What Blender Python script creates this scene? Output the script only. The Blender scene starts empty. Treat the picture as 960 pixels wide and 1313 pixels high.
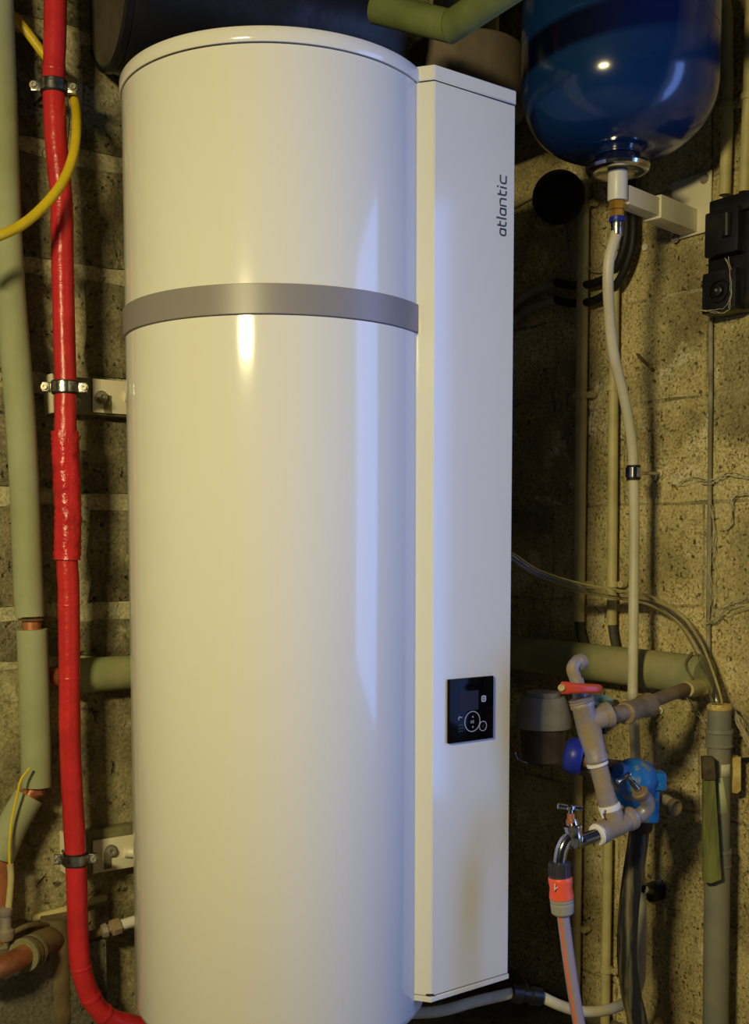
import bpy, bmesh, math, random
from mathutils import Vector, Matrix, noise
random.seed(7)
SC = bpy.context.scene
COL = SC.collection
V = Vector
# ------------------------------------------------------------------ camera, light, exposure
FPX, PX0, PY0, PITCH, EYE = 1460.0, 480.0, 804.0, math.radians(4.1), 1.0
cam_d = bpy.data.cameras.new('camera'); cam = bpy.data.objects.new('camera', cam_d); COL.objects.link(cam)
cam.location = (0, 0, EYE); cam.rotation_euler = (math.radians(90) - PITCH, 0, 0)
cam_d.sensor_fit = 'VERTICAL'; cam_d.sensor_height = 36.0
cam_d.lens = 36.0 * FPX / 1313.0
cam_d.shift_y = (PY0 - 656.5) / 1313.0
cam_d.clip_start = 0.02
SC.camera = cam
SC.view_settings.view_transform = 'Standard'; SC.view_settings.look = 'None'
SC.view_settings.gamma = 1.0; SC.view_settings.use_curve_mapping = False
SC.view_settings.exposure = 0.0
world = bpy.data.worlds.new('world'); SC.world = world; world.use_nodes = True
bgn = world.node_tree.nodes['Background']; bgn.inputs[0].default_value = (0.42, 0.55, 1.0, 1); bgn.inputs[1].default_value = 0.6
# room frame: corner behind the heater, EB runs left along the back wall, ER runs along the right wall
C0 = V((0.363, 3.30, 0)); EB = V((-0.8115, -0.5843, 0)); ER = V((0.5843, -0.8115, 0))
NB, NR = ER.copy(), EB.copy()           # into the room: off the back wall / off the right wall
def area(name, loc, target, sx, sy, power, col, spread=math.pi):
    d = bpy.data.lights.new(name, 'AREA'); d.shape = 'RECTANGLE'; d.size = sx; d.size_y = sy
    d.energy = power; d.color = col; d.spread = spread
    o = bpy.data.objects.new(name, d); COL.objects.link(o); o.location = loc
    o.rotation_euler = (V(target) - V(loc)).to_track_quat('-Z', 'Y').to_euler(); return o
# the cellar's warm lamp (left of and behind the viewer) and daylight from the doorway in the right wall
area('warm_lamp', (-1.06, -0.40, 1.84), (0.1, 2.5, 0.2), 0.40, 0.16, 46, (1.0, 0.84, 0.41), math.radians(150))
dw = C0 + ER * 2.40 - NR * 0.35 + V((0, 0, 1.15))
area('doorway_daylight', dw, dw + NR, 1.7, 2.1, 66, (0.19, 0.36, 1.0))

# ------------------------------------------------------------------ pixel helpers (measurements from the photograph -> points in the room)
_F = V((0, math.cos(PITCH), -math.sin(PITCH))); _U = V((0, math.sin(PITCH), math.cos(PITCH)))
O = V((0, 0, EYE))
def ray(px, py): return V((1, 0, 0)) * ((px - PX0) / FPX) + _U * (-(py - PY0) / FPX) + _F
def P(px, py, Y):
    d = ray(px, py); return O + d * (Y / d.y)
def onplane(px, py, p0, n):
    d = ray(px, py); return O + d * ((p0 - O).dot(n) / d.dot(n))
def W(px, py, off=0.0): return onplane(px, py, C0 + NR * off, NR)     # right wall
def B(px, py, off=0.0): return onplane(px, py, C0 + NB * off, NB)     # back wall
CA, CB_, CC_ = V((0.078, 2.262, 0)), V((0.1155, 2.25, 0)), V((0.285, 2.376, 0))
FE = (CC_ - CB_).normalized(); FN = V((FE.y, -FE.x, 0))
def FS(px, py):                                                       # column main face -> (s, z)
    q = onplane(px, py, CB_, FN); return (q - CB_).dot(FE), q.z
def FP(s, z, off=0.0):
    q = CB_ + FE * s + FN * off; return V((q.x, q.y, z))

# ------------------------------------------------------------------ materials
def srgb(r, g, b):
    f = lambda c: (c / 12.92 if c <= .04045 else ((c + .055) / 1.055) ** 2.4)
    return (f(r / 255), f(g / 255), f(b / 255), 1)
MATS = {}
def mat(name, c1, rough=.5, metal=0, c2=None, scale=8, bump=0, bscale=60, lo=.4, hi=.62, coat=0, rvar=0, alpha=None, trans=0, ior=1.45, stretch=None):
    m = bpy.data.materials.new(name); m.use_nodes = True; nt = m.node_tree; b = nt.nodes['Principled BSDF']
    b.inputs['Base Color'].default_value = c1; b.inputs['Roughness'].default_value = rough; b.inputs['Metallic'].default_value = metal
    b.inputs['Coat Weight'].default_value = coat; b.inputs['Coat Roughness'].default_value = .12
    b.inputs['Transmission Weight'].default_value = trans; b.inputs['IOR'].default_value = ior
    geo = nt.nodes.new('ShaderNodeNewGeometry'); vec = geo.outputs['Position']
    if stretch:
        mp = nt.nodes.new('ShaderNodeMapping'); nt.links.new(vec, mp.inputs[0]); mp.inputs['Scale'].default_value = stretch; vec = mp.outputs[0]
    if c2 is not None:
        n = nt.nodes.new('ShaderNodeTexNoise'); n.inputs['Scale'].default_value = scale; n.inputs['Detail'].default_value = 6; n.inputs['Roughness'].default_value = .62
        nt.links.new(vec, n.inputs['Vector'])
        r = nt.nodes.new('ShaderNodeValToRGB'); r.color_ramp.elements[0].position = lo; r.color_ramp.elements[1].position = hi
        r.color_ramp.elements[0].color = c1; r.color_ramp.elements[1].color = c2
        nt.links.new(n.outputs['Fac'], r.inputs['Fac']); nt.links.new(r.outputs['Color'], b.inputs['Base Color'])
        if rvar:
            mr = nt.nodes.new('ShaderNodeMapRange'); mr.inputs['From Min'].default_value = lo; mr.inputs['From Max'].default_value = hi
            mr.inputs['To Min'].default_value = rough; mr.inputs['To Max'].default_value = min(1, rough + rvar)
            nt.links.new(n.outputs['Fac'], mr.inputs['Value']); nt.links.new(mr.outputs[0], b.inputs['Roughness'])
    if bump:
        n2 = nt.nodes.new('ShaderNodeTexNoise'); n2.inputs['Scale'].default_value = bscale; n2.inputs['Detail'].default_value = 5
        nt.links.new(vec, n2.inputs['Vector'])
        bp = nt.nodes.new('ShaderNodeBump'); bp.inputs['Strength'].default_value = 1; bp.inputs['Distance'].default_value = bump
        nt.links.new(n2.outputs['Fac'], bp.inputs['Height']); nt.links.new(bp.outputs[0], b.inputs['Normal'])
    MATS[name] = m; return m
def concrete(name, dark, light, pale, s1, pit, bdist, bsc):
    """rough concrete: large patches, aggregate grain, pits"""
    m = bpy.data.materials.new(name); m.use_nodes = True; nt = m.node_tree; b = nt.nodes['Principled BSDF']; N = nt.nodes.new; L = nt.links.new
    b.inputs['Roughness'].default_value = .93; b.inputs['Specular IOR Level'].default_value = .15
    geo = N('ShaderNodeNewGeometry'); pos = geo.outputs['Position']
    def nz(sc, det, ro=.6, dist=0):
        n = N('ShaderNodeTexNoise'); n.inputs['Scale'].default_value = sc; n.inputs['Detail'].default_value = det; n.inputs['Roughness'].default_value = ro
        n.inputs['Distortion'].default_value = dist; L(pos, n.inputs['Vector']); return n.outputs['Fac']
    def rp(fac, a, c, p0, p1):
        r = N('ShaderNodeValToRGB'); r.color_ramp.elements[0].position = p0; r.color_ramp.elements[1].position = p1
        r.color_ramp.elements[0].color = a; r.color_ramp.elements[1].color = c; L(fac, r.inputs['Fac']); return r.outputs['Color']
    def mix(fac, a, c, mode='MIX'):
        x = N('ShaderNodeMix'); x.data_type = 'RGBA'; x.blend_type = mode
        if isinstance(fac, float): x.inputs[0].default_value = fac
        else: L(fac, x.inputs[0])
        L(a, x.inputs[6]) if not isinstance(a, tuple) else setattr(x.inputs[6], 'default_value', a)
        L(c, x.inputs[7]) if not isinstance(c, tuple) else setattr(x.inputs[7], 'default_value', c)
        return x.outputs[2]
    big = rp(nz(s1, 5, .6, .3), dark, light, .36, .62)
    pal = rp(nz(s1 * 1.7 + 1, 7, .7, .6), (0, 0, 0, 1), (1, 1, 1, 1), .56, .68)
    c = mix(pal, big, pale)
    grain = nz(150, 4, .7); c = mix(.75, c, rp(grain, (.35, .35, .35, 1), (1.35, 1.35, 1.35, 1), .3, .7), 'MULTIPLY')
    pitn = nz(pit, 3, .6, .4); c = mix(.85, c, rp(pitn, (.25, .24, .20, 1), (1, 1, 1, 1), .30, .37), 'MULTIPLY')
    clus = rp(nz(s1 * 2.2, 4), (1, 1, 1, 1), (0, 0, 0, 1), .42, .60)
    fine = rp(nz(pit * 2.0, 4, .7), (.50, .47, .38, 1), (1.08, 1.08, 1.08, 1), .36, .50)
    c = mix(.9, c, mix(clus, fine, (1, 1, 1, 1)), 'MULTIPLY')
    L(c, b.inputs['Base Color'])
    ma = N('ShaderNodeMath'); ma.operation = 'MULTIPLY_ADD'; L(nz(bsc, 7, .7), ma.inputs[0]); ma.inputs[1].default_value = 1; 
    rr = N('ShaderNodeMapRange'); rr.inputs['From Min'].default_value = .28; rr.inputs['From Max'].default_value = .38; L(pitn, rr.inputs['Value'])
    L(rr.outputs[0], ma.inputs[2])
    bp = N('ShaderNodeBump'); bp.inputs['Strength'].default_value = 1; bp.inputs['Distance'].default_value = bdist; L(ma.outputs[0], bp.inputs['Height']); L(bp.outputs[0], b.inputs['Normal'])
    MATS[name] = m; return m
S = srgb
m_block = concrete('cinder_block', S(104, 98, 76), S(156, 148, 116), S(182, 174, 140), 7, 55, .006, 45)
m_mortar = concrete('mortar', S(172, 166, 134), S(204, 196, 160), S(218, 210, 175), 9, 30, .003, 30)
m_footing = concrete('poured_concrete', S(128, 120, 90), S(180, 170, 130), S(200, 190, 150), 6, 26, .005, 22)
m_wall = concrete('old_wall', S(140, 128, 90), S(210, 194, 140), S(232, 222, 184), 3.5, 75, .004, 30)
m_wallj = concrete('old_wall_joint', S(132, 122, 90), S(196, 182, 136), S(228, 218, 184), 8, 36, .004, 30)
m_floor = concrete('cellar_floor', S(95, 92, 78), S(130, 126, 105), S(150, 146, 125), 5, 40, .003, 30)
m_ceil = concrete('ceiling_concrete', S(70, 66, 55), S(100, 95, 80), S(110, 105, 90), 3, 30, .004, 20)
m_white = mat('white_enamel', S(226, 226, 222), .11, 0)
m_white.node_tree.nodes['Principled BSDF'].inputs['Specular IOR Level'].default_value = .55
m_whitep = mat('white_plastic', S(222, 222, 216), .35, 0)
m_band = mat('grey_band', S(138, 134, 136), .38, 0)
m_dark = mat('dark_gap', S(22, 22, 22), .7)
m_glass = mat('black_glass', S(7, 8, 12), .10, 0)
m_glass.node_tree.nodes['Principled BSDF'].inputs['Specular IOR Level'].default_value = .07
m_print = mat('grey_print', S(170, 175, 190), .5)
m_printd = mat('dim_print', S(70, 74, 82), .5)
m_screen = mat('display_screen', S(13, 14, 17), .6)
m_logo = mat('logo_ink', S(62, 64, 74), .45)
m_red = mat('red_sleeve', S(204, 46, 52), .30, 0, c2=S(184, 40, 44), scale=14, bump=.0022, bscale=42)
m_redt = mat('red_tape', S(206, 44, 52), .22, 0, c2=S(178, 36, 42), scale=20, bump=.004, bscale=55)
m_rubber = mat('black_rubber', S(24, 24, 25), .6)
m_steel = mat('zinc_steel', S(190, 190, 192), .26, 1, c2=S(120, 118, 112), scale=30, bump=.0006, bscale=90)
m_bolt = mat('bolt_zinc', S(176, 172, 160), .4, .45, c2=S(130, 124, 108), scale=60)
m_galvd = mat('brown_dusty_steel', S(112, 98, 84), .6, .2, c2=S(146, 126, 88), scale=15, bump=.0014, bscale=60, lo=.4, hi=.6)
m_chrome = mat('chrome', S(215, 215, 220), .14, 1, c2=S(170, 168, 170), scale=25)
m_galv = mat('galvanised_dusty', S(150, 146, 152), .42, .4, c2=S(164, 144, 108), scale=13, bump=.0014, bscale=60, rvar=.4, lo=.42, hi=.58)
m_brass = mat('brass', S(228, 180, 84), .36, .7, c2=S(206, 150, 60), scale=40)
m_copper = mat('copper', S(188, 122, 84), .45, .5, c2=S(150, 92, 58), scale=20, bump=.0006)
m_green = mat('green_insulation', S(160, 166, 134), .75, 0, c2=S(144, 150, 116), scale=5, bump=.0015, bscale=14)
m_greend = mat('green_pipe_dusty', S(134, 142, 98), .8, 0, c2=S(166, 158, 116), scale=6, bump=.002, bscale=25, rvar=.1)
m_greeno = mat('green_overhead_pipe', S(112, 122, 72), .8, 0, c2=S(92, 100, 58), scale=7, bump=.002, bscale=20)
m_yellow = mat('yellow_hose', S(222, 196, 36), .42, 0, c2=S(204, 176, 28), scale=12, bump=.0006, bscale=100)
m_blue = mat('blue_lacquer', S(14, 50, 102), .16, 0, c2=S(12, 43, 92), scale=3, coat=.4)
m_bluev = mat('blue_cast', S(24, 108, 190), .35, 0, c2=S(130, 126, 92), scale=24, bump=.001, bscale=60, lo=.54, hi=.62, rvar=.4)
m_bluew = mat('blue_wheel', S(28, 44, 150), .4, 0, c2=S(70, 72, 110), scale=20, lo=.55, hi=.7)
m_pipew = mat('white_pipe', S(214, 208, 184), .42, 0, c2=S(196, 188, 158), scale=9)
m_ivory = mat('ivory_conduit', S(200, 190, 134), .5, 0, c2=S(176, 164, 112), scale=10)
m_ivoryb = mat('bracket_ivory', S(226, 220, 196), .4)
m_grey = mat('grey_pvc', S(120, 122, 118), .5, 0, c2=S(138, 134, 112), scale=8, rvar=.2)
m_greyl = mat('grey_cable', S(160, 156, 138), .7, 0, c2=S(120, 114, 92), scale=14)
m_black = mat('black_plastic', S(24, 25, 28), .38, 0, c2=S(44, 42, 40), scale=26, lo=.5, hi=.75)
m_blackm = mat('black_foam', S(10, 10, 11), .95)
m_duct = mat('black_duct', S(20, 22, 28), .35, 0, c2=S(30, 32, 40), scale=4, bump=.003, bscale=10)
m_ductend = mat('duct_end', S(84, 76, 62), .8, 0, c2=S(66, 60, 50), scale=10)
m_plenum = mat('taupe_plenum', S(128, 116, 102), .7, 0, c2=S(108, 98, 86), scale=6)
m_blackp = mat('dirty_black_pipe', S(34, 34, 32), .38, 0, c2=S(128, 118, 82), scale=5, lo=.46, hi=.66, rvar=.4, stretch=(9, 9, .8))
m_redh = mat('red_handle', S(200, 72, 40), .38, 0, c2=S(170, 52, 30), scale=40, lo=.55, hi=.7)
m_teal = mat('teal_handle', S(104, 146, 146), .5, 0, c2=S(136, 150, 120), scale=30)
m_teflon = mat('teflon_tape', S(225, 222, 215), .6, 0, bump=.001, bscale=160)
m_coral = mat('coral_plastic', S(240, 92, 60), .4)
m_cgrey = mat('connector_grey', S(150, 150, 134), .5)
m_cdark = mat('connector_dark', S(52, 46, 58), .5)
m_hose = mat('hose_grey', S(150, 138, 150), .35)
m_hosest = mat('hose_orange', S(226, 110, 60), .4)
m_clear = mat('clear_pvc', (.93, .93, .88, 1), .06, 0, trans=1.0, ior=1.38)
m_wood = mat('green_wood', S(124, 132, 70), .85, 0, c2=S(96, 96, 54), scale=12, bump=.002, bscale=40, stretch=(5, 5, .6))
m_wooddirt = mat('dirty_wood', S(90, 80, 54), .9, 0, c2=S(60, 54, 40), scale=40, bump=.003, bscale=60)
m_label = mat('pale_sticker', S(190, 200, 160), .6)
m_labelw = mat('white_sticker', S(214, 210, 180), .6)
m_tan = mat('cream_wood', S(218, 196, 122), .7, 0, c2=S(180, 156, 90), scale=30)
m_rust = mat('brown_waste_pipe', S(116, 98, 66), .75, 0, c2=S(90, 78, 54), scale=14, bump=.002, bscale=40)
m_filter = mat('grey_filter_cap', S(150, 144, 134), .5, 0, c2=S(128, 122, 108), scale=10)
m_filterb = mat('brown_filter_bowl', S(92, 78, 60), .4, 0, c2=S(72, 62, 50), scale=14)
m_web = mat('cobweb', S(190, 182, 150), .95)
m_rail = mat('olive_rail', S(136, 134, 98), .55, .2, c2=S(110, 108, 78), scale=18)
m_conddark = mat('dark_conduit', S(70, 68, 60), .7)

# ------------------------------------------------------------------ builders
def link(name, bm, m, parent=None, smooth=True, kind=None):
    bmesh.ops.recalc_face_normals(bm, faces=bm.faces[:])
    me = bpy.data.meshes.new(name); bm.to_mesh(me); bm.free()
    ms = m if isinstance(m, (list, tuple)) else [m]
    for x in ms: me.materials.append(x)
    if smooth:
        me.polygons.foreach_set('use_smooth', [True] * len(me.polygons))
        try: me.set_sharp_from_angle(angle=math.radians(38))
        except Exception: pass
    o = bpy.data.objects.new(name, me); COL.objects.link(o)
    if parent is not None: attach(o, parent)
    if kind: o['kind'] = kind
    return o
def wmat(o):
    m = o.matrix_parent_inverse @ o.matrix_basis if o.parent else o.matrix_basis.copy()
    return wmat(o.parent) @ m if o.parent else m
def attach(o, parent):
    o.parent = parent; o.matrix_parent_inverse = wmat(parent).inverted()
def thing(name, label, cat, loc, group=None):
    o = bpy.data.objects.new(name, None); COL.objects.link(o); o.location = loc; o.empty_display_size = .05
    o['label'] = label; o['category'] = cat
    if group: o['group'] = group
    return o
def tag(o, label, cat, group=None):
    o['label'] = label; o['category'] = cat
    if group: o['group'] = group
    return o
def spline(pts, n=8):
    if len(pts) < 3: return [V(p) for p in pts]
    pts = [V(p) for p in pts]; ext = [pts[0] * 2 - pts[1]] + pts + [pts[-1] * 2 - pts[-2]]; out = []
    for i in range(1, len(ext) - 2):
        p0, p1, p2, p3 = ext[i - 1:i + 3]
        for k in range(n):
            t = k / n
            out.append(.5 * ((2 * p1) + (p2 - p0) * t + (2 * p0 - 5 * p1 + 4 * p2 - p3) * t * t + (3 * p1 - p0 - 3 * p2 + p3) * t ** 3))
    out.append(pts[-1]); return out
def frames(path):
    n = len(path); T = []
    for i in range(n):
        a = path[max(0, i - 1)]; b = path[min(n - 1, i + 1)]; d = b - a
        T.append(d.normalized() if d.length > 1e-9 else (T[-1] if T else V((0, 0, 1))))
    up = V((0, 0, 1)) if abs(T[0].z) < .9 else V((1, 0, 0))
    u = (up - T[0] * up.dot(T[0])).normalized(); fr = []
    for i in range(n):
        u = (u - T[i] * u.dot(T[i])).normalized(); fr.append((T[i], u, T[i].cross(u)))
    return fr
def tube_bm(path, r, seg=20, bm=None, caps=True, mi=0):
    bm = bm or bmesh.new(); fr = frames(path); n = len(path); rings = []
    for i, p in enumerate(path):
        rr = r(i / (n - 1)) if callable(r) else (r[i] if isinstance(r, (list, tuple)) else r)
        _, u, w = fr[i]
        rings.append([bm.verts.new(p + (u * math.cos(2 * math.pi * k / seg) + w * math.sin(2 * math.pi * k / seg)) * rr) for k in range(seg)])
    for i in range(n - 1):
        for k in range(seg):
            f = bm.faces.new((rings[i][k], rings[i][(k + 1) % seg], rings[i + 1][(k + 1) % seg], rings[i + 1][k])); f.material_index = mi
    if caps:
        for rg in (rings[0], rings[-1]):
            f = bm.faces.new(rg); f.material_index = mi
    return bm
def tube(name, pts, r, m, parent=None, seg=20, sm=8, hollow=0):
    path = spline(pts, sm)
    if hollow:
        bm = bmesh.new(); fr = frames(path)
        tube_bm(path, r, seg, bm, caps=False); tube_bm(path, r - hollow, seg, bm, caps=False)
        bm.verts.ensure_lookup_table(); n = len(path) * seg
        for base in (0, n - seg):
            for k in range(seg):
                a, b = base + k, base + (k + 1) % seg
                bm.faces.new((bm.verts[a], bm.verts[b], bm.verts[n + b], bm.verts[n + a]))
        return link(name, bm, m, parent)
    return link(name, tube_bm(path, r, seg), m, parent)
def lathe_bm(base, axis, prof, seg=32, bm=None, squash=None):
    """prof: (distance along axis, radius) list"""
    bm = bm or bmesh.new(); ax = V(axis).normalized(); up = V((0, 0, 1)) if abs(ax.z) < .9 else V((1, 0, 0))
    u = (up - ax * up.dot(ax)).normalized(); w = ax.cross(u); rings = []
    for d, r in prof:
        c = V(base) + ax * d
        if r < 1e-6: rings.append([bm.verts.new(c)])
        else: rings.append([bm.verts.new(c + (u * math.cos(2 * math.pi * k / seg) + w * math.sin(2 * math.pi * k / seg)) * r) for k in range(seg)])
    for i in range(len(rings) - 1):
        a, b = rings[i], rings[i + 1]
        for k in range(seg):
            j = (k + 1) % seg
            if len(a) == 1 and len(b) == 1: continue
            if len(a) == 1: bm.faces.new((a[0], b[k], b[j]))
            elif len(b) == 1: bm.faces.new((a[k], a[j], b[0]))
            else: bm.faces.new((a[k], a[j], b[j], b[k]))
    for rg in (rings[0], rings[-1]):
        if len(rg) > 2: bm.faces.new(rg)
    return bm
def lathe(name, base, axis, prof, m, parent=None, seg=32): return link(name, lathe_bm(base, axis, prof, seg), m, parent)
def box_bm(c, ax, ay, az, sx, sy, sz, bev=0, bm=None, seg=2):
    """box centred at c with unit axes and full sizes"""
    t = bmesh.new(); bmesh.ops.create_cube(t, size=1)
    for v in t.verts: v.co = V((v.co.x * sx, v.co.y * sy, v.co.z * sz))
    if bev: bmesh.ops.bevel(t, geom=t.edges[:], offset=bev, segments=seg, affect='EDGES', profile=.6)
    M = Matrix((ax, ay, az)).transposed()
    for v in t.verts: v.co = V(c) + M @ v.co
    if bm is None: return t
    me = bpy.data.meshes.new('tmp'); t.to_mesh(me); t.free(); bm.from_mesh(me); bpy.data.meshes.remove(me); return bm
def obox(name, c, ax, ay, az, size, m, parent=None, bev=.001):
    return link(name, box_bm(c, V(ax).normalized(), V(ay).normalized(), V(az).normalized(), *size, bev=bev), m, parent)
UP = V((0, 0, 1)); X_ = V((1, 0, 0)); Y_ = V((0, 1, 0))
def prism_bm(poly, z0, z1, bev=0, bm=None):
    bm = bm or bmesh.new()
    lo = [bm.verts.new((p.x, p.y, z0)) for p in poly]; hi = [bm.verts.new((p.x, p.y, z1)) for p in poly]; n = len(poly)
    bm.faces.new(lo[::-1]); bm.faces.new(hi)
    for i in range(n): bm.faces.new((lo[i], lo[(i + 1) % n], hi[(i + 1) % n], hi[i]))
    if bev: bmesh.ops.bevel(bm, geom=bm.edges[:], offset=bev, segments=2, affect='EDGES')
    return bm
def bolt(parent, c, ax, r=.009, h=.006, m=None, name='bolt'):
    ax = V(ax).normalized()
    bm = lathe_bm(c, ax, [(0, r * 1.35), (h * .25, r * 1.35), (h * .25, r), (h, r * .92), (h, r * .5), (h * .6, r * .45)], 12)
    return link(name, bm, m or m_bolt, parent)

# ------------------------------------------------------------------ the room
def rough_block(w, h, d, seed, nx=6, nz=4, rag=.006, bulge=.004):
    """front-faced block, local x along the wall, z up, y = 0 at its back and -d at its face"""
    rnd = random.Random(seed); bm = bmesh.new(); g = []
    for i in range(nx + 1):
        row = []
        for k in range(nz + 1):
            x = w * (i / nx - .5); z = h * (k / nz - .5); ed = (i in (0, nx)) or (k in (0, nz))
            jx = rnd.uniform(-rag, rag) if i in (0, nx) else rnd.uniform(-.004, .004)
            jz = rnd.uniform(-rag, rag) if k in (0, nz) else rnd.uniform(-.004, .004)
            y = -d + (bulge * 1.2 if ed else 0) + rnd.uniform(-bulge, bulge) * .6
            row.append(bm.verts.new((x + jx, y, z + jz)))
        g.append(row)
    for i in range(nx):
        for k in range(nz): bm.faces.new((g[i][k], g[i + 1][k], g[i + 1][k + 1], g[i][k + 1]))
    rim = [g[i][0] for i in range(nx)] + [g[nx][k] for k in range(nz)] + [g[i][nz] for i in range(nx, 0, -1)] + [g[0][k] for k in range(nz, 0, -1)]
    back = [bm.verts.new((v.co.x, 0, v.co.z)) for v in rim]
    for i in range(len(rim)):
        j = (i + 1) % len(rim); bm.faces.new((rim[i], back[i], back[j], rim[j]))
    bm.normal_update()
    me = bpy.data.meshes.new('block'); bmesh.ops.recalc_face_normals(bm, faces=bm.faces[:]); bm.to_mesh(me); bm.free(); return me
H_ROOM, L_BACK, L_RIGHT, FZ = 2.50, 4.0, 4.4, -.25
def slab(name, c, ax, size, m, kind='structure', parent=None):
    o = obox(name, c, ax, V(ax).cross(UP) * -1 if abs(V(ax).z) < .5 else Y_, UP, size, m, parent, bev=0)
    if kind and parent is None: o['kind'] = kind
    return o
def wall_slab(name, p0, d, n, l, h0, h1, th, m, parent=None):
    c = p0 + d * (l / 2) - n * (th / 2) + UP * ((h0 + h1) / 2)
    o = link(name, box_bm(c, d, n, UP, l, th, h1 - h0), m, parent, smooth=False)
    if parent is None: o['kind'] = 'structure'
    return o
floor = link('floor', box_bm(C0 + EB * 2 + ER * 2.2 + UP * (FZ - .05), EB, ER, UP, L_BACK + .4, L_RIGHT + .4, .1), m_floor, smooth=False); floor['kind'] = 'structure'
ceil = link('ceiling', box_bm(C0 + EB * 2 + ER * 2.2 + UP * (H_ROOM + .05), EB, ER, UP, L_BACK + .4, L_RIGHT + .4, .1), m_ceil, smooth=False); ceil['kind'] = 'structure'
wb = wall_slab('wall_back', C0, EB, NB, L_BACK, FZ, H_ROOM, .2, m_mortar)
wr = wall_slab('wall_right', C0 - ER * .2, ER, NR, 1.80, FZ, H_ROOM, .2, m_wallj)
# doorway (out of the frame) that lets the daylight in
bm = box_bm(C0 + ER * 2.40 - NR * .1 + UP * 2.31, ER, NR, UP, 1.60, .2, .38)
box_bm(C0 + ER * 3.80 - NR * .1 + UP * 1.125, ER, NR, UP, 1.20, .2, 2.75, bm=bm)
box_bm(C0 + ER * 2.40 - NR * .1 + UP * -.10, ER, NR, UP, 1.60, .2, .30, bm=bm)
o = link('wall_doorway', bm, m_wallj, smooth=False); o['kind'] = 'structure'
o = wall_slab('wall_left', C0 + EB * L_BACK, ER, EB * -1, L_RIGHT, FZ, H_ROOM, .2, m_ceil)
o = wall_slab('wall_front', C0 + ER * L_RIGHT, EB, ER * -1, L_BACK, FZ, H_ROOM, .2, m_ceil)
# poured footing on the back wall with block courses above it
FACE = .012
ftb = link('footing', box_bm(C0 + EB * 2 + NB * .007 + UP * .24, EB, NB, UP, L_BACK, .022, .98), m_footing, wb, smooth=False)
def lay(wallo, p0, d, n, length, rows, m, bw, joint, shift, face, ragg, bul, mats_seed):
    meshes = {}
    for ri, (z0, z1) in enumerate(rows):
        h = z1 - z0 - joint
        if h < .03: continue
        x = -((ri % 2) * bw / 2 + shift) % bw - bw
        while x < length:
            a, b = max(x + joint / 2, .002), min(x + bw - joint / 2, length - .002); x += bw
            w = b - a
            if w < .05: continue
            key = (round(w, 3), round(h, 3), (ri * 7 + int(x * 3)) % 3)
            if key not in meshes:
                meshes[key] = rough_block(w, h, face, hash(key) % 999, rag=ragg, bulge=bul); meshes[key].materials.append(m)
            o = bpy.data.objects.new('block', meshes[key]); COL.objects.link(o)
            c = p0 + d * ((a + b) / 2) + UP * ((z0 + z1) / 2)
            yv = -n; M = Matrix(((d.x, yv.x, 0, c.x), (d.y, yv.y, 0, c.y), (0, 0, 1, c.z), (0, 0, 0, 1)))
            if d.cross(yv).z < 0: M = Matrix(((-d.x, yv.x, 0, c.x), (-d.y, yv.y, 0, c.y), (0, 0, 1, c.z), (0, 0, 0, 1)))
            o.matrix_world = M; o.parent = wallo
rowsB = [(.73, .853)] + [(.853 + .25 * k, min(1.103 + .25 * k, 2.5)) for k in range(7)]
rowsB = [(a, min(b, 2.5)) for a, b in rowsB if a < 2.49]
# vertical joint of the course 0.853-1.103 falls at px 104
sB = (B(104, 700) - C0).dot(EB)
lay(wb, C0, EB, NB, L_BACK, rowsB, m_block, .50, .036, -(sB) + .25, .009, .008, .004, 1)
rowsR = [(-.25, -.147), (-.147, .103)] + [(.103 + .25 * k, min(.353 + .25 * k, 2.5)) for k in range(10) if .103 + .25 * k < 2.49]
sR = (W(893, 1150) - C0).dot(ER)
lay(wr, C0, ER, NR, 1.595, rowsR, m_wall, .50, .007, -sR + .25, .004, .003, .002, 2)
# low concrete ledge along the foot of the back wall
bm = box_bm(C0 + EB * 2.35 + NB * .045 + UP * -.065, EB, NB, UP, 2.2, .09, .37, bev=.01)
o = link('concrete_ledge', bm, m_floor, smooth=False); o['kind'] = 'structure'

# ------------------------------------------------------------------ the water heater
TC = V((-0.199, 2.39, 0))
wh = thing('water_heater', 'tall white cylindrical water heater with grey band and flat control column', 'water heater', TC)
def ring_prof_(z0, z1, r, e=.004): return [(z0, r - e), (z0 + e * .4, r - e * .35), (z0 + e, r), (z1 - e, r), (z1 - e * .4, r - e * .35), (z1, r - e)]
R0 = .309
lathe('lower_shell', TC, UP, [(.012, .0), (.012, R0 - .05), (.016, R0 - .030), (.024, R0 - .015), (.036, R0 - .005), (.050, R0), (1.4135, R0), (1.4135, R0 - .01)], m_white, wh, 128)
lathe('band', TC, UP, [(1.4150, R0 - .02), (1.4150, R0 + .003), (1.4160, R0 + .0045), (1.468, R0 + .0045), (1.469, R0 + .003), (1.469, R0 - .02)], m_band, wh, 128)
lathe('upper_shell', TC, UP, [(1.4695, R0 - .01), (1.4695, R0), (1.8855, R0), (1.8855, R0 - .02)], m_white, wh, 128)
lathe('seam', TC, UP, [(1.8856, R0 - .03), (1.8856, R0 - .003), (1.8878, R0 - .003), (1.8878, R0 - .03)], m_dark, wh, 96)
lathe('lid', TC, UP, [(1.888, R0 - .02), (1.888, R0 + .003), (1.890, R0 + .0045), (1.911, R0 + .0045), (1.9148, R0 + .002), (1.916, R0 - .004), (1.919, 0)], m_white, wh, 128)
for a in (30, 150, 270):
    c = TC + V((math.cos(math.radians(a)) * .22, math.sin(math.radians(a)) * .22, 0))
    lathe('foot', c + UP * FZ, UP, [(0, .035), (.012, .035), (.014, .018), (.013 - FZ, .018)], m_dark, wh, 20)
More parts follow.
